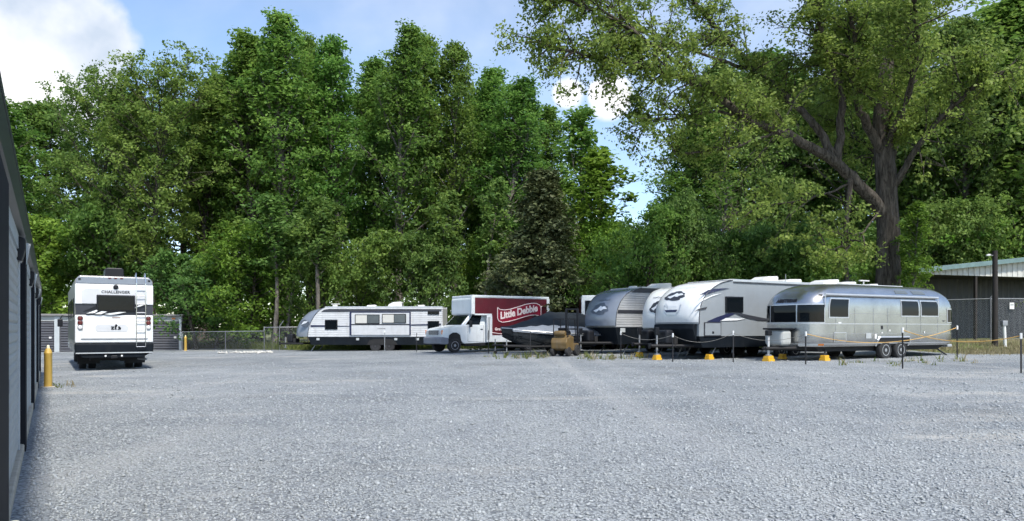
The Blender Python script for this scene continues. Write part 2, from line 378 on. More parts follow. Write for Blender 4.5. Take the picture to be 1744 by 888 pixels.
GRAVEL = noise_ground('gravel_ground', 'gravel'); TURF = noise_ground('turf_ground', 'turf')
def sheet(name, xs, ys, dz, m, keep=None):
    mb = MB(); nx = len(xs)
    mb.v = [(x, y, gz(x, y) + dz) for y in ys for x in xs]
    for j in range(len(ys) - 1):
        for i in range(nx - 1):
            if keep is None or keep((xs[i] + xs[i + 1]) / 2, (ys[j] + ys[j + 1]) / 2): mb.f.append((j * nx + i, j * nx + i + 1, (j + 1) * nx + i + 1, (j + 1) * nx + i))
    return tag(mb.build(name, m, None, smooth=True), kind='structure')
far = [-3000, -1200, -500, -250, -120, -80]
xs = far + list(range(-60, 61)) + [-v for v in far][::-1]
ys = [-300, -60, -30] + list(range(-12, 71)) + [90, 130, 200, 350, 700, 1500, 3500]
sheet('ground', xs, ys, -.035, TURF)
def lot_edge(x):       # far edge of the gravel
    if x < -22: return 55.0
    if x < -13: return 55.0 - (x + 22) * .75
    if x < 5: return 48.2 + .35 * math.sin(x * .9)
    if x < 15: return 48.2 - (x - 5) * 1.1
    if x < 19: return 37.2 - (x - 15) * 1.75
    return 30.2 + .25 * math.sin(x)
lot = MB(); cols = [x * .5 for x in range(-110, 85)]
rowsn = 66
for x in cols:
    e = lot_edge(x) + .25 * math.sin(x * 2.7) + .15 * math.sin(x * 6.1)
    for j in range(rowsn + 1):
        y = -12 + (e + 12) * j / rowsn; lot.v.append((x, y, gz(x, y)))
for i in range(len(cols) - 1):
    for j in range(rowsn): lot.f.append((i * (rowsn + 1) + j, (i + 1) * (rowsn + 1) + j, (i + 1) * (rowsn + 1) + j + 1, i * (rowsn + 1) + j + 1))
tag(lot.build('gravel_lot', GRAVEL, None, smooth=True), kind='structure')

def mesh_np(name, V, Fc, m, parent=None, tint=None, smooth=False):
    """V (n,3) floats, Fc (k,3|4) ints"""
    me = bpy.data.meshes.new(name); k, q = Fc.shape
    me.vertices.add(len(V)); me.vertices.foreach_set('co', np.ascontiguousarray(V, dtype=np.float32).ravel())
    me.loops.add(k * q); me.loops.foreach_set('vertex_index', np.ascontiguousarray(Fc, dtype=np.int32).ravel())
    me.polygons.add(k); me.polygons.foreach_set('loop_start', np.arange(0, k * q, q, dtype=np.int32))
    if tint is not None:
        at_ = me.attributes.new('tint', 'FLOAT', 'POINT'); at_.data.foreach_set('value', np.ascontiguousarray(tint, dtype=np.float32))
    me.update(calc_edges=True); me.materials.append(m)
    if smooth: me.polygons.foreach_set('use_smooth', np.ones(k, dtype=bool))
    o = bpy.data.objects.new(name, me); COL.objects.link(o); o.parent = parent; return o
GZ = np.vectorize(gz)
# loose crushed stone lying on the lot: real pieces near the viewer's end of the yard
def crushed_stone():
    g = np.random.default_rng(3)
    bands = [(1.5, 4.5, 380, 8, .013), (4.5, 7.5, 1500, 9, .0112), (7.5, 10, 850, 12, .0125), (10, 14, 280, 16, .0155), (14, 20, 80, 22, .020), (20, 30, 22, 32, .022)]
    P = []; Sz = []
    for (y0, y1, den, wd, sz) in bands:
        n = int(den * (y1 - y0) * wd); y = g.uniform(y0, y1, n); half = .70 * y + 1.8
        x = g.uniform(-1, 1, n) * half; P.append(np.c_[x, y]); Sz.append(sz * np.clip(np.exp(g.normal(-.28, .40, n)), .35, 2.2))
    P = np.concatenate(P); Sz = np.concatenate(Sz)
    u = P[:, 0] * -.533 + P[:, 1] * .846; v = P[:, 0] * .846 + P[:, 1] * .533
    k = v > -.16; P = P[k]; Sz = Sz[k]; n = len(P)
    z = GZ(P[:, 0], P[:, 1])
    base = np.array([(1, 0, 0), (0, 1, 0), (-1, 0, 0), (0, -1, 0), (0, 0, 1), (0, 0, -1)], float)
    V = base[None] * g.uniform(.6, 1.3, (n, 6, 1)) + g.normal(0, .22, (n, 6, 3)); V[:, :, 2] *= .62
    a = g.uniform(0, 6.28, n); c, s = np.cos(a)[:, None], np.sin(a)[:, None]
    tl = g.normal(0, .5, n)[:, None]; V[:, :, 2] += V[:, :, 0] * tl * .5
    X = V[:, :, 0] * c - V[:, :, 1] * s; Y = V[:, :, 0] * s + V[:, :, 1] * c
    V = np.stack([X, Y, V[:, :, 2]], 2) * Sz[:, None, None]
    V[:, :, 0] += P[:, 0:1]; V[:, :, 1] += P[:, 1:2]; V[:, :, 2] += (z + Sz * .22)[:, None]
    fc = np.array([(0, 1, 4), (1, 2, 4), (2, 3, 4), (3, 0, 4), (1, 0, 5), (2, 1, 5), (3, 2, 5), (0, 3, 5)])
    Fc = (fc[None] + (np.arange(n) * 6)[:, None, None]).reshape(-1, 3)
    tint = np.repeat(np.clip(g.normal(.48, .14, n), 0, 1), 6)
    m = bpy.data.materials.new('crushed_limestone'); m.use_nodes = True; t = m.node_tree; b = t.nodes['Principled BSDF']
    at_ = N(t, 'ShaderNodeAttribute', attribute_name='tint'); cr = N(t, 'ShaderNodeValToRGB')
    cr.color_ramp.elements[0].color = (.20, .213, .219, 1); cr.color_ramp.elements[1].color = (.445, .470, .478, 1)
    t.links.new(at_.outputs['Fac'], cr.inputs[0]); t.links.new(cr.outputs[0], b.inputs['Base Color']); b.inputs['Roughness'].default_value = .85
    tag(mesh_np('gravel', V.reshape(-1, 3), Fc, m, tint=tint), 'loose grey crushed stone covering the lot', 'gravel', kind='stuff')
crushed_stone()

# ---------------------------------------------------------------- storage building beside the camera
BD = Vector((-.533, .846)); BN = Vector((.846, .533)); BA = math.atan2(.533, .846)   # wall direction, outward normal
def near_building():
    z0 = .05
    # local frame: +x outward from the wall (towards the lot), +y along the wall
    t = thing('storage_building', 'charcoal metal storage building with recessed pale doors along its wall', 'building', (0, 0, 0), BA)
    cols_u = [5.22, 9.55, 14.75, 20.4, 25.8]
    MB().box(-6.2, -.23, 1.2, 27.0, -.35, .17).build('slab', M['concrete'], t, bevel=.015)
    MB().box(-6.0, -.285, 1.6, 26.6, .17, 2.60).build('wall', M['wall_light'], t)
    MB().add([(-.20, 1.3, 2.655), (-.20, 26.9, 2.655), (-6.2, 26.9, 3.05), (-6.2, 1.3, 3.05), (-.20, 1.3, 2.61), (-.20, 26.9, 2.61), (-6.2, 26.9, 2.99), (-6.2, 1.3, 2.99)],
             [(0, 1, 2, 3), (7, 6, 5, 4), (0, 4, 5, 1), (1, 5, 6, 2), (2, 6, 7, 3), (3, 7, 4, 0)]).build('roof', M['wall_eave'], t)
    MB().prism([(-.286, 2.36), (-.212, 2.38), (-.205, 2.58), (-.205, 2.607), (-.286, 2.607)], 1.4, 26.8).build('fascia', M['wall_eave'], t)
    for i, u in enumerate(cols_u):
        c = MB().prism([(-.30, .0), (-.218, -.02), (-.218, 2.34), (-.30, 2.40)], u - (2.0 if i == 0 else 0), u + .42).build('pilaster', M['wall_dark'], t, bevel=.006)
        if i: MB().add([(-.215, u - .02, 2.12), (-.215, u + .12, 2.12), (-.175, u + .12, 2.34), (-.175, u - .02, 2.34), (-.215, u - .02, 2.35), (-.215, u + .12, 2.35)],
                 [(0, 1, 2, 3), (0, 3, 4), (1, 5, 2), (3, 2, 5, 4), (0, 4, 5, 1)]).build('eave_bracket', M['jamb'], t)
    for i in range(len(cols_u) - 1):
        a, b = cols_u[i] + .9, cols_u[i + 1] - .45
        dr = MB(); ns = 22
        for k in range(ns):
            z = .19 + k * 2.02 / ns; dr.prism([(-.283, z), (-.270, z + .02), (-.270, z + .07), (-.283, z + .09)], a + .06, b - .06)
        d = tag(dr.build('roller_door', M['wall_light'], t), kind='stuff')
        for (p, q) in ((a - .05, a + .06), (b - .06, b + .05)):
            MB().box(-.284, -.258, p, q, .175, 2.3).build('door_jamb', M['jamb'], t, bevel=.004)
        MB().box(-.284, -.262, a - .05, b + .05, 2.215, 2.36).build('door_header', M['jamb'], t)
        MB().box(-.268, -.245, a + .3, a + .36, .95, 1.05).build('door_latch', M['galv'], t)
        u = cols_u[i + 1] - .75
        w = MB().prism([(-.28, 2.10), (-.235, 2.10), (-.205, 2.22), (-.205, 2.32), (-.28, 2.35)], u, u + .28).build('wall_light', M['black'], t, bevel=.01)
        MB().box(-.262, -.238, u + .1, u + .18, 2.085, 2.10).build('lens', M['clear_lens'], w)
near_building()

# bollards
def bollard(label, x, y, h=.93):
    z = gz(x, y); t = thing('bollard', label, 'bollard', (x, y, z), 0, 'yellow pipe bollards')
    MB().lathe([(.085, -.1), (.085, h - .14), (.088, h - .135), (.088, h - .11), (.08, h - .10), (.074, h - .06), (.05, h - .015), (.02, h)], (0, 0, 0), 'z', 24).build('post', M['yellow'], t, smooth=True)
    MB().lathe([(.034, h - .03), (.034, h + .03), (.028, h + .06), (.01, h + .075)], (0, 0, 0), 'z', 16).build('cap', M['cream'], t, smooth=True)
    MB().lathe([(.17, -.05), (.17, .012), (.15, .02)], (0, 0, 0), 'z', 20).build('footing', M['concrete'], t)
    return t
x, y = at(82, 17.5); bollard('yellow pipe bollard with cream cap at the storage building wall', x, y)
x, y = at(316, 49.5); bollard('pale yellow bollard beside the far low storage unit', x, y, 1.0)
tb = bollard('bollard with cream dome top by the wall of charcoal building', -1.10, 1.62, .79)

# low storage units at the far side
def far_units():
    A = Vector((-34.2, 50.4)); B = Vector((-23.6, 52.4)); d = (B - A); Ln = d.length; rz = math.atan2(d.y, d.x)
    t = thing('storage_units', 'low row of storage units with dark slatted roller doors behind motorhome', 'building', (A.x, A.y, gz(A.x, A.y)), rz)
    MB().box(0, Ln, .06, 2.6, -.3, 2.52).build('wall', M['door_dark'], t)
    MB().prism([(-.15, 2.52), (Ln + .15, 2.52), (Ln + .15, 2.66), (-.15, 2.66)], -.22, 2.8).build('roof', M['greyband'], t, bevel=.02)
    MB().box(-.05, Ln + .05, .0, .055, 2.16, 2.50).build('header', M['wall_light'], t)
    n = 4; w = Ln / n
    for i in range(n):
        a, b = i * w + .22, (i + 1) * w - .22
        dr = MB(); ns = 12
        for k in range(ns):
            z = .03 + k * 2.1 / ns; dr.add([(a, .055, z), (b, .055, z), (b, -.01, z + .05), (a, -.01, z + .05), (b, .0, z + .13), (a, .0, z + .13), (b, .055, z + .175), (a, .055, z + .175)], [(0, 1, 2, 3), (3, 2, 4, 5), (5, 4, 6, 7)])
        do = tag(dr.build('roller_door', M['door_dark'], t), kind='stuff')
        MB().box(b - .28, b - .12, -.03, .0, .95, 1.08).build('latch', M['pvc'], do)
    for i in range(n + 1):
        a = i * w; MB().box(max(a - .16, 0), min(a + .16, Ln), -.06, .058, -.1, 2.5).build('jamb', M['jamb'], t, bevel=.01)
    MB().box(Ln - .05, Ln + .14, -.12, .06, .95, 1.45).build('meter_box', M['pvc'], t, bevel=.01)
    for u in (Ln - .62, Ln - .5): MB().box(u, u + .09, -.06, -.005, 2.3, 2.4).build('unit_lamp', M['orange_lens'], t)
far_units()

# open shed on the right
def right_shed():
    c = Vector((21.75, 40.0)); rz = math.atan2(.30, .95); z0 = gz(c.x, c.y)
    t = thing('open_shed', 'open metal shed with pale gable and faded green edge behind chain-link fence', 'shed', (c.x, c.y, z0), rz)
    H = 4.62 - z0; sl = .105; Wd = 14.0; D = 4.0; mid = Wd
    MB().prism([(0, -.3), (.1, -.3), (.1, H - .45), (0, H - .45)], 2.2, D).build('end_wall', M['jamb'], t)
    bw = MB(); n = 60; pts = []
    for k in range(n + 1):
        x = .1 + (Wd - .1) * k / n; pts += [(x, 2.95 + (.06 if k % 2 else 0))]
    for k in range(n):
        (x0, y0), (x1, y1) = pts[k], pts[k + 1]; bw.add([(x0, y0, -.3), (x1, y1, -.3), (x1, y1, H - .1), (x0, y0, H - .1)], [(0, 1, 2, 3)])
    bw.box(.1, Wd, 3.06, 3.16, -.3, H - .1)
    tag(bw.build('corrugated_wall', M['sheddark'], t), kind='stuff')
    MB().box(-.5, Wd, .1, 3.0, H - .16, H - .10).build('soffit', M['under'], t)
    gp = MB(); n = 70
    for k in range(n):
        x0 = -.45 + (Wd + .4) * k / n; x1 = x0 + (Wd + .4) / n; y = 0 if k % 2 else -.03
        gp.prism([(x0, H - .22), (x1, H - .22), (x1, H + .02 + x1 * sl), (x0, H + .02 + x0 * sl)], y, .08)
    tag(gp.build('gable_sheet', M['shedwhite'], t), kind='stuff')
    MB().add([(-.7, -.35, H - .03), (Wd, -.35, H + Wd * sl + .04), (Wd, D + .2, H + Wd * sl + .04), (-.7, D + .2, H - .03), (-.7, -.35, H - .09), (Wd, -.35, H + Wd * sl - .02), (Wd, D + .2, H + Wd * sl - .02), (-.7, D + .2, H - .09)],
             [(0, 1, 2, 3), (7, 6, 5, 4), (0, 4, 5, 1), (1, 5, 6, 2), (2, 6, 7, 3), (3, 7, 4, 0)]).build('roof', M['shedroof'], t)
    MB().prism([(-.72, H - .26), (Wd, H + Wd * sl - .20), (Wd, H + Wd * sl + .06), (-.72, H - .01)], -.40, -.352).build('rake_trim', M['shedgreen'], t)
    MB().box(-.78, -.70, -.40, D + .2, H - .28, H - .02).build('gutter', M['shedgreen'], t)
    for x in (.3, 4.6, 9.0, 13.4): MB().box(x, x + .14, .0, .14, -.3, H - .22).build('post', M['wood'], t)
    # loose timber under the roof
    for k in range(4):
        p = thing('timber_stack', 'low pile of weathered boards against the dark shed wall', 'timber', (c.x, c.y, z0), rz, 'timber under the shed') if k == 0 else p
        MB().box(1.2 + .1 * k, 3.4 - .15 * k, 1.9 + .05 * k, 2.4, .0 + .16 * k, .15 + .16 * k).build('board', M['wood'] if k % 2 else M['greyband'], p)
right_shed()
# ---------------------------------------------------------------- travel trailers
# local frame of a trailer: x from nose to rear, -y the side that faces the lot, z up from the ground
def side_window(t, x0, x1, z0, z1, y, frame, pane, split=None):
    f = MB().box(x0, x1, y - .03, y + .01, z0, z1).build('window', frame, t, bevel=.012)
    if split is None:
        MB().box(x0 + .045, x1 - .045, y - .042, y - .028, z0 + .045, z1 - .045).build('pane', pane, f, bevel=.004)
    else:
        xm = (x0 + x1) / 2
        MB().box(x0 + .045, xm - .015, y - .038, y - .028, z0 + .045, z1 - .045).build('pane', split[0], f, bevel=.004)
        MB().box(xm + .015, x1 - .045, y - .038, y - .028, z0 + .045, z1 - .045).build('pane', split[1], f, bevel=.004)
    return f
def ac_unit(t, x0, x1, w, z, h=.32, m=None):
    m = m or M['acwhite']
    o = MB().prism([(x0, z), (x1, z), (x1, z + h * .92), (x1 - .06, z + h), (x0 + .35, z + h * .9), (x0 + .08, z + h * .5)], -w / 2, w / 2).build('air_conditioner', m, t, bevel=.03)
    g = MB()
    for k in range(5): g.box(x1 - .004, x1 + .006, -w / 2 + .08, w / 2 - .08, z + .05 + k * .045, z + .07 + k * .045)
    tag(g.build('grille', M['black'], o), kind='stuff')
    return o
def vent(t, x, y, z, s=.36, m=None):
    return MB().add([(x - s / 2, y - s / 2, z), (x + s / 2, y - s / 2, z), (x + s / 2, y + s / 2, z), (x - s / 2, y + s / 2, z),
                     (x - s * .42, y - s * .42, z + .12), (x + s * .42, y - s * .42, z + .14), (x + s * .42, y + s * .42, z + .14), (x - s * .42, y + s * .42, z + .12)],
                    [(0, 3, 2, 1), (4, 5, 6, 7), (0, 1, 5, 4), (1, 2, 6, 5), (2, 3, 7, 6), (3, 0, 4, 7)]).build('roof_vent', m or M['acwhite'], t, bevel=.015)
def tongue(t, zf, reach, tanks, cover):
    fr = MB()
    for s in (-1, 1): fr.tube([(.6, s * .85, zf), (-reach, s * .07, zf)], .06, 4)
    fr.box(-.3, -.2, -.5, .5, zf - .06, zf + .05)
    fr.build('hitch_frame', M['under'], t)
    MB().lathe([(.05, -.1), (.07, 0), (.07, .1)], (-reach - .02, 0, zf), 'z', 12).build('coupler', M['black'], t)
    j = MB().tube([(-reach + .35, 0, .22), (-reach + .35, 0, zf + .55)], .035, 10).build('tongue_jack', M['galv'], t)
    MB().box(-reach + .27, -reach + .43, -.06, .06, zf + .42, zf + .72).build('jack_head', M['black'], j, bevel=.02)
    MB().lathe([(.11, .20), (.11, .225), (.05, .24)], (-reach + .35, 0, 0), 'z', 12).build('jack_foot', M['galv'], j)
    if cover == 'black':
        MB().box(-.62, -.22, -.36, .36, zf + .06, zf + .62).build('gas_cover', M['black'], t, bevel=.10, seg=3)
        MB().box(-.21, -.02, -.34, .34, zf + .06, zf + .32).build('battery_box', M['under'], t, bevel=.02)
    else:
        for s in (-.19, .19):
            MB().lathe([(.10, zf + .06), (.15, zf + .12), (.155, zf + .45), (.13, zf + .56), (.05, zf + .60), (.05, zf + .68)], (-.45, s, 0), 'z', 18).build('gas_bottle', M['acwhite'], t, smooth=True)
def level_blocks(root, a, spots, labels):
    for (lx, ly, s), lab in zip(spots, labels):
        c, sn = math.cos(a), math.sin(a); x = root[0] + c * lx - sn * ly; y = root[1] + sn * lx + c * ly
        z = gz(x, y); s *= .85
        b = thing('levelling_block', lab, 'levelling block', (x, y, z), a, 'yellow levelling blocks under trailer jacks')
        MB().prism([(-.17 * s, -.01), (.17 * s, -.01), (.155 * s, .09), (-.155 * s, .09)], -.16 * s, .16 * s).build('block', M['blockyellow'], b, bevel=.012)
        MB().prism([(-.15 * s, .092), (.15 * s, .092), (.12 * s, .20), (-.12 * s, .20)], -.13 * s, .13 * s).build('top_block', M['blockyellow'], b, bevel=.014)
def trailer(name, label, fr, a, L, w, nose, edge, capm, sidem, zb, zt, ribs, capband=None, skirt=(.48, None), wheels=(.58, .33), tongue_kind='black', reach=1.15, groupname=None):
    """fr = world position of the lot-side front corner; nose/edge = profiles (x,z) bottom to top of the front cap and of its rear border"""
    ca, sa = math.cos(a), math.sin(a); ox = fr[0] - sa * w / 2; oy = fr[1] + ca * w / 2
    root = (ox, oy, gz(ox, oy)); t = thing(name, label, 'trailer', root, a)
    ns = 5; NP = catmull(nose, ns); EP = catmull(edge, ns); n = len(NP) - 1
    def cap(tt, s, off=0.0, p=3.2):
        s = min(max(s, 0), 1); k = s * n; i = min(int(k), n - 1); f = k - i
        nn = NP[i].lerp(NP[i + 1], f); ee = EP[i].lerp(EP[i + 1], f); q = abs(tt) ** p
        pt = nn.lerp(ee, q); d = (NP[i + 1] - NP[i]).normalized()
        return Vector((pt.x - off * d.y, tt * (w / 2 + .012) * -1, pt.y + off * d.x))    # tt = +1 is the lot side (-y)
    mb = MB(); mb.patch(lambda u, v: cap(u, v), -1, 1, 0, 1, 36, n)
    mb.add([cap(-1 + 2 * i / 36, 0) for i in range(37)] + [Vector((edge[0][0], 0, edge[0][1]))], [(i, 37, i + 1) for i in range(36)])
    co = mb.build('front_cap', capm, t, smooth=True)
    # border trim of the cap on both sides
    for s in (-1, 1):
        MB().tube([(p.x, s * (w / 2 + .008), p.y) for p in EP], .018, 6).build('cap_trim', M['charcoal'], t)
    # body: roof line, sides, rear
    top = EP[-1]; poly = [(p.x, p.y) for p in EP] + [(L - .08, zt), (L, zt - .10), (L + .02, zb)]
    poly = [(edge[0][0], zb)] + poly
    MB().prism(poly, -w / 2 + .02, w / 2 - .02).build('body', sidem, t)
    def xs_at(z):
        for i in range(len(EP) - 1):
            if EP[i].y <= z <= EP[i + 1].y: return EP[i].x + (EP[i + 1].x - EP[i].x) * (z - EP[i].y) / max(EP[i + 1].y - EP[i].y, 1e-6)
        return EP[0].x if z < EP[0].y else EP[-1].x
    for s in (-1, 1):
        mb = MB(); zs = []; z = zb
        step = ribs or .25
        while z < top.y - .02:
            if ribs: zs += [(z, .0), (z + step * .18, .014), (z + step * .82, .014), (z + step * .999, .0)]
            else: zs += [(z, 0.0)]
            z += step
        zs.append((top.y - .015, 0.0)); vs = []; fs = []
        for (zz, o) in zs:
            zz = min(zz, top.y - .01); vs += [(xs_at(zz) + .01, s * (w / 2 - .012 + o), zz), (L, s * (w / 2 - .012 + o), zz)]
        fs = [(2 * i, 2 * i + 1, 2 * i + 3, 2 * i + 2) for i in range(len(zs) - 1)]
        mb.add(vs, fs); mb.build('siding', sidem, t)
    MB().box(top.x, L - .05, -w / 2 + .03, w / 2 - .03, zt, zt + .03).build('roof', M['rubber_roof'], t, bevel=.01)
    for s in (-1, 1): MB().box(top.x + .02, L, s * (w / 2 - .03) - .02, s * (w / 2 - .03) + .055 * (s > 0) + .02 * (s < 0) - .035 * (s < 0), zt - .05, zt + .035).build('gutter_rail', M['trim'], t)
    # lower skirt, floor, frame
    x0 = edge[0][0]
    MB().prism([(x0 + .02, zb), (x0 + .18, skirt[0]), (L - .15, skirt[0]), (L + .01, zb)], -w / 2 + .03, w / 2 - .03).build('skirt', M['skirt'], t)
    tongue(t, skirt[0] + .06, reach, None, tongue_kind)
    xw = L * wheels[0]; r = wheels[1]
    for s in (-1, 1):
        for k in (-.43, .43): wheel(t, (xw + k, s * (w / 2 - .14), r), r, .2, M['rimdark'] if capm is M['cap_grey'] else M['rim'], side=s)
        arch = [(xw - .95, skirt[0]), (xw - .80, skirt[0] + .28), (xw - .55, skirt[0] + .36), (xw + .55, skirt[0] + .36), (xw + .80, skirt[0] + .28), (xw + .95, skirt[0])]
        MB().prism(arch, s * (w / 2 - .035), s * (w / 2 - .022)).build('wheel_arch', M['under'], t)
    ax = MB()
    for k in (-.43, .43): ax.tube([(xw + k, -w / 2 + .2, r), (xw + k, w / 2 - .2, r)], .04, 8)
    ax.build('axles', M['under'], t)
    for xj in (1.1, L - .6):
        for s in (-1, 1): MB().tube([(xj, s * (w / 2 - .35), .02), (xj + .3, s * (w / 2 - .3), skirt[0] + .02)], .028, 6).build('stabiliser', M['galv'], t)
    return t, root, a, cap, w

def oval(cx, cy, rx, ry, n=28, jag=0.0, seed=0, rot=0.0):
    g = random.Random(seed); out = []
    for k in range(n):
        q = 2 * math.pi * k / n; j = 1 + jag * (g.random() - .5); u, v = rx * j * math.cos(q), ry * j * math.sin(q)
        out.append((cx + u * math.cos(rot) - v * math.sin(rot), cy + u * math.sin(rot) + v * math.cos(rot)))
    return out
def emblem(t, cap, tc, sc, rt, rs, dark=None):
    """dark jagged oval badge with a pale animal-like streak, laid on the cap"""
    e = polar(lambda u, v: cap(u, v, .012), oval(tc, sc, rt, rs, 28, .30, 4)).build('emblem', dark or M['emblem'], t)
    polar(lambda u, v: cap(u, v, .018), [(tc - rt * .75, sc - rs * .2), (tc - rt * .2, sc + rs * .15), (tc + rt * .05, sc + rs * .62), (tc + rt * .22, sc + rs * .4), (tc + rt * .55, sc + rs * .5), (tc + rt * .85, sc + rs * .05),
          (tc + rt * .5, sc + rs * .02), (tc + rt * .3, sc - rs * .28), (tc - rt * .05, sc - rs * .1), (tc - rt * .3, sc - rs * .55)]).build('emblem_mark', M['emblemlight'], e)
    return e
def decal(t, pts, y, m, name='graphic', th=.006):
    return MB().prism(pts, y, y - th).build(name, m, t)

# slate-grey capped trailer
A1 = R(30)
NG = [(0, 1.38), (-.03, 1.75), (.06, 2.15), (.36, 2.62), (.95, 3.02), (1.95, 3.24)]
EG = [(.36, 1.38), (.38, 1.75), (.46, 2.15), (.72, 2.62), (1.20, 3.02), (1.98, 3.25)]
t, ro, a, cap, w = trailer('travel_trailer', 'grey-nosed travel trailer with ribbed siding and dark roof band', (4.66, 35.0), A1, 8.6, 2.5, NG, EG, M['cap_grey'], M['siding2'], 1.30, 3.26, .115)
y = -w / 2 - .012
decal(t, [(1.32, 3.0), (8.58, 3.0), (8.58, 3.22), (1.9, 3.23), (1.55, 3.14)], y, M['charcoal'], 'roof_band', .012)
decal(t, [(.46, 1.98), (8.58, 1.98), (8.58, 2.14), (.49, 2.14)], y, M['charcoal'], 'waist_band', .012)
emblem(t, cap, .26, .41, .46, .125)
lettering('lettering', 'CHEROKEE', .16, lambda u, v: cap(.24 + u / 1.25, .60 + v / 3.2, .012), M['emblem'], t, spacing=1.15)
side_window(t, 2.5, 3.1, 1.95, 2.6, y, M['black'], M['glass'])
side_window(t, 5.0, 6.2, 1.95, 2.7, y, M['black'], M['glass'])
MB().box(.62, .92, y - .02, y + .01, 1.06, 1.26).build('hatch', M['jamb'], t, bevel=.01)
ac_unit(t, 3.6, 4.7, .75, 3.28); vent(t, 2.6, .2, 3.28)

# small white-nosed trailer set between its neighbours
NW2 = [(0, 1.25), (-.05, 1.65), (.02, 2.1), (.25, 2.55), (.68, 2.9), (1.4, 3.06)]
EW2 = [(.40, 1.25), (.40, 1.65), (.46, 2.1), (.64, 2.55), (.98, 2.9), (1.45, 3.07)]
t, ro, a, cap, w = trailer('travel_trailer', 'small white trailer mostly hidden between two larger trailers', (6.85, 31.35), A1, 6.4, 2.4, NW2, EW2, M['white'], M['greyside'], 1.18, 3.08, None, tongue_kind='black')
emblem(t, cap, .12, .42, .34, .11, M['charcoal'])
lettering('lettering', 'wolf pup', .2, lambda u, v: cap(.0 + u / 1.2, .62 + v / 3.0, .012), M['emblem'], t)
level_blocks(ro, a, [(-.80, 0, 1.0)], ['yellow levelling block under tongue of small white trailer'])
ac_unit(t, 3.0, 4.0, .7, 3.09)

# big white-nosed trailer with grey sides
NW = [(0, 1.40), (-.06, 1.70), (.03, 2.15), (.34, 2.60), (.95, 2.96), (1.95, 3.12)]
EW = [(.22, 1.40), (.22, 1.70), (.32, 2.15), (.66, 2.60), (1.30, 2.97), (2.0, 3.13)]
t, ro, a, cap, w = trailer('travel_trailer', 'large white-nosed trailer with pale grey smooth side and navy streaks', (6.98, 28.0), A1, 9.2, 2.5, NW, EW, M['white'], M['greyside'], .92, 3.14, None)
y = -w / 2 - .012
Hs = lambda px, py: hit(px, py, ro, a, -w / 2)
def sidepoly(pts): return [Hs(*p) for p in pts]
decal(t, sidepoly([(1190, 503), (1206, 494), (1218, 492), (1243, 491), (1225, 495), (1205, 501)]), y, M['navy'])
decal(t, sidepoly([(1182, 531), (1190, 526), (1204, 523), (1202, 527), (1193, 528)]), y, M['charcoal'])
decal(t, sidepoly([(1203, 548), (1222, 540), (1240, 534), (1252, 534), (1244, 538), (1230, 545), (1225, 549)]), y, M['navy'])
decal(t, sidepoly([(1252, 534), (1266, 535), (1300, 542), (1320, 545), (1318, 547), (1290, 546), (1268, 541)]), y, M['charcoal'])
decal(t, sidepoly([(1225, 547), (1236, 542), (1270, 543), (1255, 546)]), y, M['white'])
decal(t, sidepoly([(1180, 521), (1189, 513), (1215, 502), (1228, 500), (1210, 506), (1192, 515)]), y, M['white'])
x0, z1 = Hs(1235, 505); x1, z0 = Hs(1265, 533); side_window(t, x0, x1, z0, z1, y, M['black'], M['glass'])
x0, z1 = Hs(1199, 549); x1, z0 = Hs(1228, 573)
hb = MB().box(x0, x1, y - .006, y + .01, z0, z1).build('hatch', M['charcoal'], t, bevel=.01); MB().box(x0 + .04, x1 - .04, y - .014, y - .004, z0 + .04, z1 - .04).build('hatch_door', M['greyside'], hb, bevel=.008)
MB().box((x0 + x1) / 2 - .05, (x0 + x1) / 2 + .05, y - .024, y - .012, z0 + .1, z0 + .19).build('hatch_lock', M['black'], hb, bevel=.01)
MB().box(2.05, 9.15, y - .012, y + .01, 3.03, 3.075).build('awning_rail', M['charcoal'], t)
emblem(t, cap, -.10, .56, .46, .085, M['charcoal'])
lettering('lettering', 'CHEROKEE', .20, lambda u, v: cap(.05 + u / 1.25, .72 + v / 3.3, .012), M['emblemlight'], t, spacing=1.2)
polar(lambda u, v: cap(u, v, .010), [(-.42, .40), (.38, .40), (.34, .28), (.22, .20), (-.22, .20), (-.36, .28)]).build('nose_recess', M['trim'], t)
polar(lambda u, v: cap(u, v, .020), [(-.38, .44), (.34, .44), (.29, .29), (.18, .235), (-.18, .235), (-.32, .29)]).build('nose_scoop', M['white'], t)
polar(lambda u, v: cap(u, v, .028), [(-.31, .315), (.28, .315), (.22, .275), (-.24, .275)]).build('nose_slot', M['navy'], t)
MB().patch(lambda u, v: cap(u, v, .010), -.98, .98, 0.0, .06, 36, 1).build('cap_lip', M['greyside'], t)
MB().prism([(.2, .66), (.24, 1.39), (.04, 1.39), (.0, 1.2)], -w / 2 + .12, w / 2 - .12).build('front_panel', M['skirt'], t, bevel=.03)
ac_unit(t, 4.7, 5.7, .75, 3.17, .30); ac_unit(t, 6.1, 7.2, .75, 3.17, .22); vent(t, 3.4, .3, 3.17); vent(t, 8.2, -.2, 3.17)
MB().tube([(6.0, -.5, 3.17), (6.0, -.5, 3.55)], .012, 5).build('antenna', M['galv'], t)
level_blocks(ro, a, [(-.80, 0, 1.0), (.85, -1.15, .95)], ['worn yellow levelling block under tongue of large white-nosed trailer', 'yellow levelling block at front corner of large white-nosed trailer'])

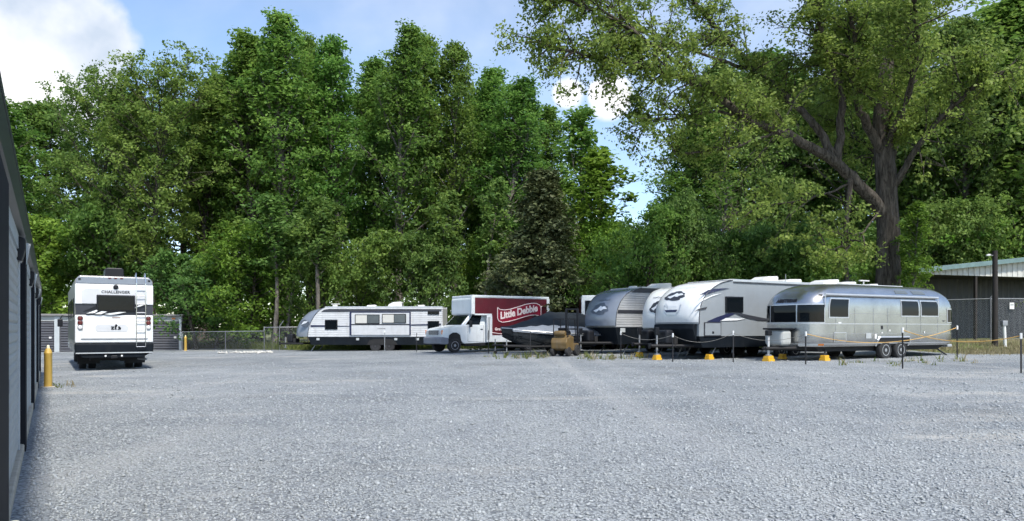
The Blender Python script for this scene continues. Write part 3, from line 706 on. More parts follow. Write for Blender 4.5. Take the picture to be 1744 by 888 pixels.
# far trailer seen side-on
NF = [(0, .93), (.0, 1.28), (.16, 1.75), (.52, 2.22), (1.05, 2.56), (2.0, 2.73)]
EF = [(1.00, .93), (1.03, 1.28), (1.16, 1.75), (1.42, 2.22), (1.72, 2.56), (2.05, 2.74)]
t, ro, a, cap, w = trailer('travel_trailer', 'side-on travel trailer with pale ribbed siding and navy stripes by the wood', (-13.62, 45.4), R(-1.5), 9.35, 2.45, NF, EF, M['cap_grey'], M['siding'], .91, 2.76, .118, skirt=(.42, None), wheels=(.60, .34))
y = -w / 2 - .016
Hf = lambda px, py: hit(px, py, ro, a, -w / 2)
def fpoly(pts): return [Hf(*p) for p in pts]
decal(t, fpoly([(547, 531.5), (752, 530), (752, 526.8), (560, 526.5), (552, 528)]), y, M['charcoal'], 'roof_band', .012)
decal(t, fpoly([(529, 557), (751, 554), (751, 551.5), (595, 555.5), (529, 554)]), y, M['navy'], 'waist_band', .012)
so = MB()
x0, z1 = Hf(596, 531); x1, z0 = Hf(700, 571)
s = MB().box(x0, x1, y - .05, y + .02, z0, z1).build('slide_out', M['siding'], t, bevel=.01)
for (p, q) in ((x0, x0 + .11), (x1 - .09, x1)): MB().box(p, q, y - .062, y - .048, z0, z1).build('slide_trim', M['navy'], s)
MB().box(x0, x1, y - .060, y - .046, z1 - .07, z1).build('slide_trim', M['navy'], s)
xa, za = Hf(598, 556); xb, zb_ = Hf(700, 553.5); MB().box(x0 + .11, x1 - .09, y - .058, y - .046, zb_ - .03, zb_ + .05).build('slide_band', M['charcoal'], s)
for k in range(9):
    zz = z0 + .06 + k * .125
    if zz < z1 - .2: MB().box(x0 + .12, x1 - .1, y - .056, y - .047, zz, zz + .05).build('siding_rib', M['siding'], s)
for (p, q) in (((605, 536), (647, 552)), ((651, 535), (692, 551))):
    xa, zt_ = Hf(*p); xb, zl = Hf(*q); side_window(t, xa, xb, zl, zt_, y - .06, M['black'], M['glassgrey'], (M['blind'], M['glassgrey']))
for (p, q) in (((553.5, 545), (575, 561.5)), ((728.5, 530), (748, 536)), ((728.5, 547), (748, 563))):
    xa, zt_ = Hf(*p); xb, zl = Hf(*q); side_window(t, xa, xb, zl, zt_, y, M['black'], M['glass'])
for px in (541.5, 609, 674, 711):
    xa, za = Hf(px, 578); MB().box(xa - .09, xa + .09, y - .0, y + .06, za - .07, za + .07).build('service_hatch', M['jamb'], t, bevel=.01)
# badge near the trailing side of the cap
qc = Hf(519, 551); polar(lambda u, v: (u, -w / 2 - .03, v), oval(qc[0], qc[1], .26, .21, 20, .3, 2)).build('emblem', M['emblem'], t)
polar(lambda u, v: (u, -w / 2 - .036, v), [(qc[0] - .22, qc[1] - .09), (qc[0] - .05, qc[1] + .12), (qc[0] + .2, qc[1] + .14), (qc[0] + .1, qc[1] + .02), (qc[0] - .06, qc[1] - .03)]).build('emblem_mark', M['emblemlight'], t)
lettering('lettering', 'CHEROKEE', .10, lambda u, v: (Hf(650, 560)[0] + u, y - .062, Hf(650, 560)[1] + v), M['charcoal'], t)
xa, _ = Hf(655, 517); ac_unit(t, xa, xa + .9, .7, 2.79, .33)
xa, _ = Hf(562, 520); vent(t, xa, 0, 2.79, .3); xa, _ = Hf(625, 521); vent(t, xa, .2, 2.79, .6); xa, _ = Hf(712, 521); vent(t, xa, .2, 2.79, .45)
MB().tube([(Hf(565, 520)[0], -.4, 2.77), (Hf(565, 520)[0], -.4, 2.96)], .03, 6).build('antenna_mast', M['acwhite'], t)
MB().box(Hf(565, 520)[0] - .25, Hf(565, 520)[0] + .3, -.45, -.35, 2.94, 2.99).build('antenna', M['acwhite'], t, bevel=.01)

# ---------------------------------------------------------------- polished aluminium trailer
def silver_trailer():
    a = R(28.5); fr = (10.62, 25.9); w = 2.46; L = 8.75
    ca, sa = math.cos(a), math.sin(a); ox = fr[0] - sa * w / 2; oy = fr[1] + ca * w / 2; ro = (ox, oy, gz(ox, oy))
    t = thing('aluminium_trailer', 'polished aluminium trailer with rounded ends and dark tinted windows', 'trailer', ro, a)
    zb, zs, ztop = .52, 1.90, 2.84; rc = .70
    def inset(z):       # side inset, front inset, rear inset at height z
        if z < .78: q = (.78 - z) / .26; b = .10 * q * q
        else: b = 0
        if z <= zs: return b, b * .6 + .0, b
        q = min((z - zs) / (ztop - zs), 1.0); c = 1 - math.sqrt(max(1 - q ** 2.35, 0))
        return .62 * c, 1.55 * (1 - math.sqrt(max(1 - q ** 2.0, 0))), 1.25 * (1 - math.sqrt(max(1 - q ** 2.0, 0)))
    def outline(z, off=0.0):
        s, f, r = inset(z); x0, x1 = f - off, L - r + off; h = w / 2 - s + off
        rr = min(rc + off, h * .98); per = []
        # start at the nose centre, go towards the lot side (-y), along it to the rear
        per.append(((x0, 0), (x0, -(h - rr))))
        return x0, x1, h, rr
    def P(sig, z, off=0.0):
        """sig in metres along the lot side of the outline from the nose centre; negative = other side"""
        x0, x1, h, rr = outline(z, off); sg = -1 if sig >= 0 else 1; q = abs(sig)
        X0, X1, Hh, RR = outline(1.5)     # reference lengths keep pieces aligned over the height
        l1 = Hh - RR; l2 = RR * math.pi / 2; l3 = (X1 - X0) - 2 * RR; l4 = l2; l5 = l1
        if q <= l1: return Vector((x0, sg * (q / l1) * (h - rr), z))
        q -= l1
        if q <= l2:
            th = q / RR; return Vector((x0 + rr * (1 - math.cos(th)), sg * (h - rr + rr * math.sin(th)), z))
        q -= l2
        if q <= l3: return Vector((x0 + rr + (x1 - x0 - 2 * rr) * q / l3, sg * h, z))
        q -= l3
        if q <= l4:
            th = q / RR; return Vector((x1 - rr + rr * math.sin(th), sg * (h - rr + rr * math.cos(th)), z))
        q -= l4; q = min(q, l5)
        return Vector((x1, sg * (h - rr) * (1 - q / l5), z))
    X0, X1, Hh, RR = outline(1.5); tot = 2 * (Hh - RR) + RR * math.pi + (X1 - X0) - 2 * RR
    zl = [zb, .56, .62, .70, .78, 1.0, 1.3, 1.5, 1.7, 1.78] + [zs + (ztop - zs) * q for q in (.12, .25, .38, .5, .6, .7, .78, .85, .9, .94, .97, .99, 1.0)]
    nu = 90; mb = MB(); rows = []
    sg = [-tot + 2 * tot * i / nu for i in range(nu)]
    for z in zl: mb.v += [tuple(P(s, z)) for s in sg]
    for j in range(len(zl) - 1):
        for i in range(nu): mb.f.append((j * nu + i, j * nu + (i + 1) % nu, (j + 1) * nu + (i + 1) % nu, (j + 1) * nu + i))
    mb.f.append(tuple(range((len(zl) - 1) * nu, len(zl) * nu))); mb.f.append(tuple(range(nu))[::-1])
    mb.build('shell', M['alu'], t, smooth=True)
    c0 = Hh - RR; c1 = c0 + RR * math.pi / 2                 # corner start / end along the outline
    def S(x): return c1 + (x - X0 - RR)                        # outline length at a place x on the straight side
    def patch(name, s0, s1, z0, z1, off, m, parent=t, n=None):
        n = n or max(2, int(abs(s1 - s0) / .08)); return MB().patch(lambda u, v: P(u, v, off), s0, s1, z0, z1, n, 4).build(name, m, parent, smooth=True)
    # belt line and panel joints
    patch('belt_trim', -tot + .01, tot - .01, 1.335, 1.365, .010, M['trim'], n=120)
    patch('base_trim', -tot + .01, tot - .01, .60, .65, .012, M['trim'], n=120)
    for x in (1.2, 2.25, 3.3, 4.15, 5.3, 6.2, 7.3): patch('panel_joint', S(x), S(x) + .016, .68, 2.32, .006, M['galv'], n=2)
    for z in (.98, 1.72): patch('panel_joint', c1 + .1, tot - .9, z, z + .012, .006, M['galv'], n=60)
    # wrap-round front windows
    for (s0, s1) in ((-.66, .50), (.56, 1.52), (-1.52, -.72)):
        f = patch('window_frame', s0 - .035, s1 + .035, 1.375, 2.065, .010, M['trim']); patch('pane', s0, s1, 1.41, 2.03, .018, M['glass'], f)
    # side windows
    Hh_ = lambda px, py: hit(px, py, ro, a, -w / 2)
    for (p, q) in (((1413, 505), (1444, 540)), ((1536, 504), (1564, 538)), ((1569.5, 504), (1597, 538))):
        x0, z1 = Hh_(*p); x1, z0 = Hh_(*q); z1 = min(z1, 2.24)
        f = patch('window_frame', S(x0) - .05, S(x1) + .05, z0 - .05, z1 + .05, .012, M['trim']); patch('pane', S(x0), S(x1), z0, z1, .022, M['glass'], f)
    # rear corner window
    f = patch('window_frame', tot - 1.75, tot - .55, 1.40, 1.98, .010, M['trim']); patch('pane', tot - 1.70, tot - .6, 1.44, 1.94, .018, M['glass'], f)
    # awning tube along the roof edge, skylights
    x0, _ = Hh_(1405, 497); x1, _ = Hh_(1597, 497)
    MB().tube([(x0, -w / 2 - .01, 2.40), (x1, -w / 2 - .01, 2.40)], .045, 10).build('awning', M['trim'], t)
    for x in (x0, x1): MB().tube([(x, -w / 2 - .015, 2.40), (x, -w / 2 - .02, 1.95)], .016, 6).build('awning_arm', M['trim'], t)
    for (pa, pb) in ((1531, 1554), (1564, 1587)):
        xa, _ = Hh_(pa, 490); xb, _ = Hh_(pb, 490); patch('skylight', S(xa), S(xb), 2.52, 2.66, .010, M['glassgrey'])
    for (px, py, ww, hh, m) in ((1430, 550, .16, .05, 'pvc'), (1479, 572, .30, .20, 'trim'), (1491, 573, .13, .18, 'pvc'), (1502, 558, .10, .14, 'black'), (1502, 567, .08, .05, 'pvc'), (1515, 563, .08, .06, 'pvc'), (1574, 566, .06, .08, 'pvc'), (1607, 547, .14, .04, 'black')):
        x, z = Hh_(px, py); patch('service_port', S(x) - ww / 2, S(x) + ww / 2, z - hh / 2, z + hh / 2, .012, M[m], n=2)
    x0, z1 = Hh_(1420, 566); x1, z0 = Hh_(1441, 583)
    f = patch('hatch', S(x0), S(x1), z0, z1, .010, M['trim']); patch('hatch_door', S(x0) + .03, S(x1) - .03, z0 + .03, z1 - .03, .016, M['alu'], f)
    for (px, py) in ((1396, 495), (1600, 492)):
        x, z = Hh_(px, py); patch('marker_lamp', S(x) - .07, S(x) + .07, 2.36, 2.41, .014, M['black'], n=2)
    lettering('lettering', 'AIRSTREAM', .17, lambda u, v: P(.02 + u, 2.19 + v, .014), M['black'], t, bold=.012, spacing=1.1)
    # front stone guard and lower lamps
    patch('front_lamp', .62, 1.45, .55, .64, .016, M['acwhite']); patch('front_marker', 1.30, 1.52, .56, .63, .020, M['orange_lens'])
    # wheel well
    xw, zw = Hh_(1523, 590); r = .36
    arch = MB().patch(lambda u, v: P(S(u), v, .010), xw - .98, xw + .98, .53, .83, 12, 2).build('wheel_well', M['under'], t)
    MB().tube([P(S(xw - 1.0), .52, .02), P(S(xw - .99), .74, .02), P(S(xw - .88), .85, .02), P(S(xw + .88), .85, .02), P(S(xw + .99), .74, .02), P(S(xw + 1.0), .52, .02)], .035, 6).build('wheel_trim', M['trim'], t)
    for s in (-1, 1):
        for k in (-.46, .46): wheel(t, (xw + k, s * (w / 2 - .13), r), r, .22, M['rim'], side=s)
    MB().prism([(.5, .53), (.7, .34), (L - 1.0, .34), (L - .4, .53)], -w / 2 + .3, w / 2 - .3).build('underbelly', M['under'], t)
    ax = MB()
    for k in (-.46, .46): ax.tube([(xw + k, -w / 2 + .2, r), (xw + k, w / 2 - .2, r)], .045, 8)
    ax.build('axles', M['under'], t)
    MB().tube([(L - .9, -.9, .34), (L - .35, -1.0, .05)], .03, 6).build('stabiliser', M['post'], t)
    MB().tube([(1.0, -.95, .42), (.9, -1.0, .20)], .035, 6).build('stabiliser', M['post'], t)
    MB().box(L - .25, L + .05, -w / 2 + .3, w / 2 - .3, .42, .54).build('rear_bumper', M['trim'], t, bevel=.03)
    # hitch, jack, gas bottle cover
    fr_ = MB()
    for s in (-1, 1): fr_.tube([(.9, s * .8, .46), (-1.05, s * .06, .46)], .06, 4)
    fr_.build('hitch_frame', M['under'], t)
    g = MB().prism([(-.62, .56), (-.10, .56), (-.10, 1.13), (-.62, 1.13)], -.42, .42).build('gas_cover', M['wall_light'], t, bevel=.12, seg=3)
    MB().prism([(-.66, 1.13), (-.06, 1.13), (-.06, 1.20), (-.66, 1.20)], -.46, .46).build('cover_lid', M['black'], g, bevel=.03)
    j = MB().tube([(-.85, 0, .22), (-.85, 0, 1.0)], .04, 10).build('tongue_jack', M['acwhite'], t)
    MB().box(-.95, -.75, -.09, .09, .92, 1.12).build('jack_head', M['black'], j, bevel=.03)
    MB().lathe([(.12, .20), (.12, .225), (.05, .24)], (-.85, 0, 0), 'z', 12).build('jack_foot', M['galv'], j)
    # roof gear
    ac_unit(t, 1.65, 2.55, .7, 2.825, .22); ac_unit(t, 2.62, 3.55, .7, 2.825, .16)
    MB().tube([(4.1, -.25, 2.78), (4.1, -.25, 3.04)], .03, 6).build('antenna_mast', M['acwhite'], t)
    MB().box(3.85, 4.4, -.30, -.2, 3.02, 3.07).build('antenna', M['acwhite'], t, bevel=.015)
    vent(t, 4.9, .1, 2.82, .55); vent(t, 6.1, .1, 2.80, .5, M['black'])
    MB().box(2.3, 6.2, -.48, -.44, 2.81, 2.88).build('roof_rail', M['trim'], t)
    level_blocks(ro, a, [(-.85, 0, 1.15), (.9, -1.0, 1.0), (.9, .9, .9)], ['bright yellow levelling block under jack of polished aluminium trailer', 'yellow levelling block at front corner of polished aluminium trailer', 'yellow block in the shade under the aluminium trailer'])
silver_trailer()

# ---------------------------------------------------------------- motorhome
def motorhome():
    ox, oy = -14.62, 24.55; rz = BA; z = gz(ox, oy) - .02; W_ = 2.5; L = 10.6; zb, zt = .62, 3.42
    t = thing('motorhome', 'white and grey motorhome with rear ladder parked beside storage building', 'motorhome', (ox, oy, z), rz); t.scale = (.945, 1, .95)
    # local: x 0..W_ across the rear, y forward, rear face at y = 0
    pl = [(.06, zb + .0), (W_ - .06, zb), (W_, .9), (W_, zt - .16), (W_ - .14, zt), (.14, zt), (0, zt - .16), (0, .9)]
    MB().prism(pl, .05, L).build('body', M['greyband'], t, bevel=.03)
    MB().prism([(.0, 1.02), (W_, 1.02), (W_ + .0, 2.02), (0, 2.02)], -.03, .06).build('rear_panel', M['white'], t, bevel=.04, seg=3)
    MB().prism([(.18, 1.16), (W_ - .18, 1.16), (W_ - .25, 1.86), (.28, 1.86)], -.075, -.02).build('rear_bulge', M['white'], t, bevel=.03, seg=3)
    MB().prism([(.68, 1.42), (W_ - .88, 1.42), (W_ - .83, 1.50), (W_ - .83, 1.60), (W_ - .9, 1.68), (.7, 1.68), (.63, 1.60), (.63, 1.50)], -.083, -.07).build('badge_recess', M['siding'], t, bevel=.01)
    MB().prism([(0, 2.40), (W_, 2.40), (W_, 3.12), (0, 3.12)], -.05, .06).build('upper_panel', M['white'], t, bevel=.03, seg=3)
    MB().prism([(.22, 2.42), (W_ - .2, 2.42), (W_ - .2, 2.88), (W_ - .32, 2.96), (.34, 2.96), (.22, 2.88)], -.062, -.045).build('upper_inset', M['siding'], t, bevel=.01)
    MB().prism([(.02, 3.13), (W_ - .02, 3.13), (W_ - .04, zt - .14), (W_ - .14, zt - .03), (.14, zt - .03), (.04, zt - .14)], -.02, .06).build('roof_band', M['cap_grey'], t, bevel=.02)
    MB().box(.02, W_ - .02, -.01, .06, 2.02, 2.40).build('window_band', M['charcoal'], t)
    f = MB().box(.66, 1.90, -.085, -.03, 2.14, 2.74).build('rear_window', M['black'], t, bevel=.05, seg=3)
    MB().box(.71, 1.85, -.093, -.08, 2.19, 2.69).build('pane', M['glass'], f, bevel=.01)
    # swooping white marks across the dark band
    for pts in ([(.34, 2.06), (.66, 2.20), (.70, 2.16), (.60, 2.08)], [(.60, 2.05), (.82, 2.15), (1.0, 2.14), (.8, 2.04)], [(.9, 2.05), (1.36, 2.13), (1.62, 2.13), (1.3, 2.05), (1.1, 2.02)], [(1.88, 2.28), (2.0, 2.38), (2.24, 2.42), (2.06, 2.34)]):
        MB().prism(pts, -.085, -.012).build('swoosh', M['white'], t)
    for pts in ([(.25, 2.14), (.64, 2.34), (.66, 2.24), (.5, 2.18)],): MB().prism(pts, -.03, -.012).build('swoosh', M['black'], t)
    for sx in (.16, W_ - .16):
        for i, z_ in enumerate((1.90, 1.74, 1.58)):
            o = MB().lathe([(.075, 0.0), (.075, -.05), (.05, -.06)], (sx, -.03, z_), 'y', 16).build('tail_lamp', M['red_lens'] if i < 2 else M['clear_lens'], t)
            MB().lathe([(.085, -.002), (.085, -.03)], (sx, -.03, z_), 'y', 16).build('lamp_ring', M['charcoal'], o)
    MB().prism([(.0, .62), (W_, .62), (W_ + .02, 1.0), (-.02, 1.0)], -.06, .5).build('rear_bumper', M['skirt'], t, bevel=.05, seg=3)
    MB().box(.02, W_ - .02, -.075, -.055, .64, .68).build('bumper_trim', M['trim'], t)
    MB().prism([(.25, .48), (W_ - .35, .48), (W_ - .1, .63), (.1, .63)], -.02, 1.2).build('rear_valance', M['skirt'], t, bevel=.02)
    MB().box(1.12, 1.32, -.14, -.02, .46, .56).build('tow_hitch', M['black'], t, bevel=.01)
    for x in (.95, 1.47): MB().lathe([(.035, 0), (.035, -.015)], (x, -.025, .55), 'y', 10).build('reflector', M['clear_lens'], t)
    # camera, brake light, name, badge
    MB().lathe([(.085, 0), (.08, -.04), (.045, -.06)], (1.27, -.055, 3.03), 'y', 14).build('rear_camera', M['black'], t)
    MB().prism([(1.16, 2.99), (1.38, 2.99), (1.33, 3.10), (1.21, 3.10)], -.075, -.045).build('camera_hood', M['acwhite'], t, bevel=.01)
    for x in (1.08, 1.27, 1.46): MB().box(x - .05, x + .05, -.04, -.018, 3.33, 3.37).build('marker_lamp', M['red_lens'], t)
    for x in (.14, W_ - .14): MB().box(x - .04, x + .04, -.04, -.018, 3.26, 3.31).build('marker_lamp', M['black'], t)
    lettering('lettering', 'CHALLENGER', .135, lambda u, v: (1.27 + u, -.066, 2.84 + v), M['charcoal'], t, bold=.006, spacing=1.12)
    bd = MB()
    for pts in ([(1.12, 1.49), (1.22, 1.49), (1.22, 1.53), (1.17, 1.53), (1.22, 1.57), (1.22, 1.61), (1.12, 1.61), (1.12, 1.57), (1.17, 1.57), (1.12, 1.53)],
                [(1.235, 1.49), (1.30, 1.49), (1.285, 1.56), (1.33, 1.66), (1.27, 1.70), (1.235, 1.62)],
                [(1.32, 1.49), (1.43, 1.49), (1.44, 1.55), (1.38, 1.62), (1.335, 1.60), (1.36, 1.54)]):
        MB().prism(pts, -.092, -.082).build('badge_letter', M['black'], t)
    MB().box(1.15, 1.42, -.088, -.070, 1.925, 1.95).build('brake_lamp', M['red_lens'], t)
    # ladder
    ld = thing_part('ladder', t)
    def rail(x): return [(x, -.03, .80), (x, -.16, .86), (x, -.16, 3.18), (x, -.12, 3.50), (x, .0, 3.56), (x, .25, 3.50), (x, .25, 3.40)]
    for x in (1.93, 2.23): MB().tube(rail(x), .017, 8).build('rail', M['chrome'], ld, smooth=True)
    for z_ in (.87, 1.18, 1.49, 1.80, 2.11, 2.42, 2.73, 3.04): MB().tube([(1.93, -.16, z_), (2.23, -.16, z_)], .014, 8).build('rung', M['chrome'], ld, smooth=True)
    # roof gear
    o = MB().prism([(.98, zt), (1.62, zt), (1.60, zt + .33), (1.54, zt + .37), (1.06, zt + .37), (1.0, zt + .33)], .9, 1.9).build('air_conditioner', M['black'], t, bevel=.03)
    vent(t, 1.9, 4.0, zt, .4); vent(t, .7, 5.0, zt, .4)
    # sides: windows, dark graphics, mirror
    for (y0, y1, z0, z1) in ((1.0, 2.2, 1.95, 2.65), (3.4, 4.8, 1.95, 2.7), (6.0, 7.2, 1.95, 2.7), (8.6, 9.9, 1.75, 2.65)):
        f = MB().box(-.02, .02, y0, y1, z0, z1).build('side_window', M['black'], t, bevel=.012); MB().box(-.03, -.015, y0 + .05, y1 - .05, z0 + .05, z1 - .05).build('pane', M['glass'], f)
    MB().box(-.010, .02, .3, L - .3, 1.1, 1.85).build('side_graphic', M['charcoal'], t)
    MB().box(-.012, .02, .3, L - .3, .66, .95).build('side_skirt', M['cap_grey'], t)
    for yy in (.9, 2.4, 4.4, 6.6): MB().box(-.016, .01, yy, yy + .9, .68, 1.0).build('locker_door', M['greyband'], t, bevel=.006)
    MB().tube([(.02, L - .2, 2.1), (-.25, L + .1, 2.15), (-.33, L + .15, 1.95)], .025, 6).build('mirror_arm', M['black'], t)
    MB().box(-.44, -.22, L + .1, L + .2, 1.62, 2.0).build('mirror', M['black'], t, bevel=.03)
    r = .46
    for (x, yy) in ((.30, 2.1), (.62, 2.1), (W_ - .30, 2.1), (W_ - .62, 2.1), (.32, 9.0), (W_ - .32, 9.0)):
        q = MB().lathe([(r * .55, -.12), (r * .92, -.12), (r, -.07), (r, .07), (r * .92, .12), (r * .55, .12)], (x, yy, r - .01), 'x', 28).build('tyre', M['rubber'], t, smooth=True)
        s = -1 if x < W_ / 2 else 1
        MB().lathe([(r * .56, s * .10), (r * .56, s * .125), (r * .2, s * .07), (r * .05, s * .11)], (x, yy, r - .01), 'x', 18).build('rim', M['rim'], q, smooth=True)
    for x in (.12, W_ - .84): MB().box(x, x + .72, 1.42, 1.45, .22, .62).build('mud_flap', M['black'], t)
    MB().box(.5, W_ - .5, .6, L - .5, .36, .63).build('chassis', M['under'], t)
    MB().tube([(.2, 2.1, r), (W_ - .2, 2.1, r)], .09, 10).build('rear_axle', M['under'], t)
    MB().tube([(W_ - .45, .5, .42), (W_ - .2, .2, .40)], .04, 8).build('exhaust', M['galv'], t)
def thing_part(name, parent):
    o = bpy.data.objects.new(name, None); COL.objects.link(o); o.parent = parent; o.empty_display_size = .1; return o
motorhome()

# ---------------------------------------------------------------- box trucks
def box_truck(label, fr, a, lettered=True):
    w = 2.36; ca, sa = math.cos(a), math.sin(a); ox = fr[0] - sa * w / 2; oy = fr[1] + ca * w / 2; ro = (ox, oy, gz(ox, oy))
    t = thing('box_truck', label, 'truck', ro, a)
    # local: box front at x = 0, box to x = Lb, cab ahead (negative x), lot side -y
    Lb, zf, zt = 4.0, .92, 3.14; y = -w / 2
    MB().box(0, Lb, y + .03, -y - .03, zf, zt - .04).build('cargo_box', M['truckwhite'], t)
    MB().prism([(-1.12, 2.06), (-1.18, 2.12), (-1.18, 2.92), (-1.05, zt - .02), (.0, zt - .02), (.0, 2.06)], y + .02, -y - .02).build('attic_box', M['truckwhite'], t, bevel=.05, seg=3)
    MB().box(-1.14, Lb + .02, y - .0, -y, zt - .14, zt).build('roof_edge', M['truckwhite'], t, bevel=.04, seg=3)
    MB().box(-1.20, -.98, y - .015, y + .1, 2.08, zt - .10).build('corner_post', M['truckwhite'], t, bevel=.02)
    MB().box(Lb - .16, Lb + .03, y - .022, -y + .022, zf - .02, zt - .13).build('rear_frame', M['truckwhite'], t, bevel=.02)
    MB().box(Lb + .02, Lb + .06, y + .18, -y - .18, zf + .05, zt - .3).build('rear_door', M['skirt'], t)
    for s in (-1, 1): MB().prism([(-1.0, 2.10), (.05, 2.10), (.05, zf + .02), (Lb - .17, zf + .02), (Lb - .17, zt - .15), (-1.0, zt - .15)], s * (w / 2 - .03), s * (w / 2 - .03) + s * .034).build('side_sheet', M['truckred'], t)
    MB().box(-1.0, .10, y - .022, y + .04, 2.03, 2.12).build('attic_trim', M['truckwhite'], t, bevel=.01)
    MB().box(.12, Lb - .16, y - .016, y + .03, zf - .36, zf).build('side_rail', M['truckwhite'], t)
    MB().box(.0, Lb - .1, y + .3, -y - .3, .55, zf - .01).build('chassis', M['under'], t)
    # step-back panel behind the cab
    MB().prism([(-.24, zf - .36), (.12, zf - .36), (.12, 2.03), (-.24, 2.03)], y - .024, y + .01).build('access_panel', M['truckwhite'], t, bevel=.02)
    for x in (-.20, -.10): MB().tube([(x, y - .04, .7), (x + .04, y - .04, 1.95)], .022, 6).build('grab_rail', M['galv'], t)
    if lettered:
        Hb = lambda px, py: hit(px, py, ro, a, y)
        pf = lambda pts: [Hb(*p) for p in pts]
        K = lambda x, z: (830 + x * 120 / 1332, 500 + z * 80 / 888)
        topc = [(190, 265), (235, 305), (330, 315), (430, 300), (560, 260), (700, 215), (830, 188), (920, 190), (985, 220), (1010, 262)]
        botc = [(1008, 462), (980, 430), (910, 408), (800, 415), (660, 455), (520, 500), (400, 530), (290, 548), (215, 520), (190, 470)]
        ct = [Hb(*K(*p)) for p in topc]; cb = [Hb(*K(*p)) for p in botc]
        # red ribbon as a strip between both curves, its pale outline as a tube
        n = len(ct); mb = MB(); vs = []; 
        for i in range(n): vs += [(ct[i][0], y - .010, ct[i][1]), (cb[n - 1 - i][0], y - .010, cb[n - 1 - i][1])]
        mb.add(vs, [(2 * i, 2 * i + 1, 2 * i + 3, 2 * i + 2) for i in range(n - 1)]); b = mb.build('banner', M['bannerred'], t)
        MB().tube([(p[0], y - .014, p[1]) for p in ct + cb + [ct[0]]], .026, 5).build('banner_outline', M['letter'], b)
        MB().tube([(Hb(*K(1010, 262))[0], y - .014, Hb(*K(1010, 262))[1]), (Hb(*K(1030, 240))[0], y - .014, Hb(*K(1030, 240))[1])], .03, 5).build('banner_outline', M['letter'], b)
        # the two words run along a baseline that rises to the right
        pa, pb = Hb(*K(245, 480)), Hb(*K(950, 350))
        vs, fs = text_poly('Little Debbie', 1.0, bold=.045, align='LEFT', spacing=.96)
        xs_ = [v[0] for v in vs]; ys_ = [v[1] for v in vs]; X0, X1 = min(xs_), max(xs_); Y0 = min(ys_); Y1 = max(ys_)
        hgt = .42
        def place(u, v):
            f = (u - X0) / (X1 - X0); lift = .035 * math.sin((f - .5) * 2.6)
            return (pa[0] + (pb[0] - pa[0]) * f, y - .020, pa[1] + (pb[1] - pa[1]) * f + lift + (v - Y0) / (Y1 - Y0) * hgt)
        mb = MB(); mb.add([place(v[0], v[1]) for v in vs], fs); lt = mb.build('lettering', M['letter'], b, fix=False)
        # slab serifs under the stems of L i t t l D b b i
        for f, d in ((.03, .06), (.185, .03), (.38, .03), (.53, .06), (.885, .03), (.735, .02)):
            q = place(X0 + f * (X1 - X0), Y0); MB().box(q[0] - d, q[0] + d, y - .021, y - .014, q[2], q[2] + .035).build('serif', M['letter'], b)
        pc = Hb(*K(140, 700)); lettering('lettering', 'Growing a', .20, lambda u, v: (pc[0] + u, y - .012, pc[1] + .07 + v), M['letter'], t, align='LEFT', bold=.012, spacing=1.1)
        q0, q1 = Hb(*K(75, 740)), Hb(*K(420, 790)); MB().tube([(q0[0], y - .012, q0[1]), (q1[0], y - .012, q1[1])], .02, 5).build('stripe', M['letter'], t)
        for (s0, s1, c) in (): MB().box(s0, s1, y - .0065, y + .0, 1.35, 2.98).build('red_panel', M['truckred'], t)
    # cab: profile extruded, roof narrower than the belt
    cw = 1.98; yc = cw / 2
    body = [(-2.86, .62), (-2.90, .95), (-2.86, 1.22), (-2.70, 1.30), (-1.95, 1.44), (-1.42, 1.50), (-1.0, 1.52), (.0, 1.52), (.0, .52), (-1.55, .48), (-1.72, .62), (-1.78, .95), (-2.0, 1.08), (-2.24, 1.08), (-2.46, .95), (-2.52, .62)]
    MB().prism(body, -yc, yc).build('cab_body', M['truckwhite'], t, bevel=.035, seg=2)
    cabt = MB(); bl = [(-1.66, 1.46), (0.0, 1.46)]
    vb = [(-1.72, -yc + .02, 1.46), (.0, -yc + .0, 1.46), (.0, yc - .0, 1.46), (-1.72, yc - .02, 1.46), (-1.08, -yc + .16, 2.10), (.0, -yc + .10, 2.14), (.0, yc - .10, 2.14), (-1.08, yc - .16, 2.10)]
    cabt.add(vb, [(0, 1, 5, 4), (2, 3, 7, 6), (3, 0, 4, 7), (4, 5, 6, 7), (1, 2, 6, 5)]); cabt.build('cab_roof', M['truckwhite'], t, bevel=.03)
    def quad(A, B, C, D, s0, s1, t0, t1, off):
        A, B, C, D = map(Vector, (A, B, C, D)); nrm = (B - A).cross(D - A).normalized()
        f = lambda s, q: (A.lerp(B, s)).lerp(D.lerp(C, s), q) + nrm * off
        return [f(s0, t0), f(s1, t0), f(s1, t1), f(s0, t1)]
    MB().add(quad(vb[3], vb[0], vb[4], vb[7], .05, .95, .06, .92, .012), [(0, 1, 2, 3)]).build('windscreen', M['glass'], t)
    A, B, C, D = vb[0], vb[1], vb[5], vb[4]
    q = quad(A, B, C, D, .22, .66, .08, .90, .014); q0 = quad(A, B, C, D, .13, .66, .08, .90, .014); q[0] = q0[0]; q[3] = quad(A, B, C, D, .17, .66, .08, .90, .014)[3]
    MB().add(q, [(0, 1, 2, 3)]).build('door_window', M['glass'], t)
    A, B, C, D = vb[2], vb[3], vb[7], vb[6]; MB().add(quad(A, B, C, D, .34, .86, .08, .90, .014), [(0, 1, 2, 3)]).build('door_window', M['glass'], t)
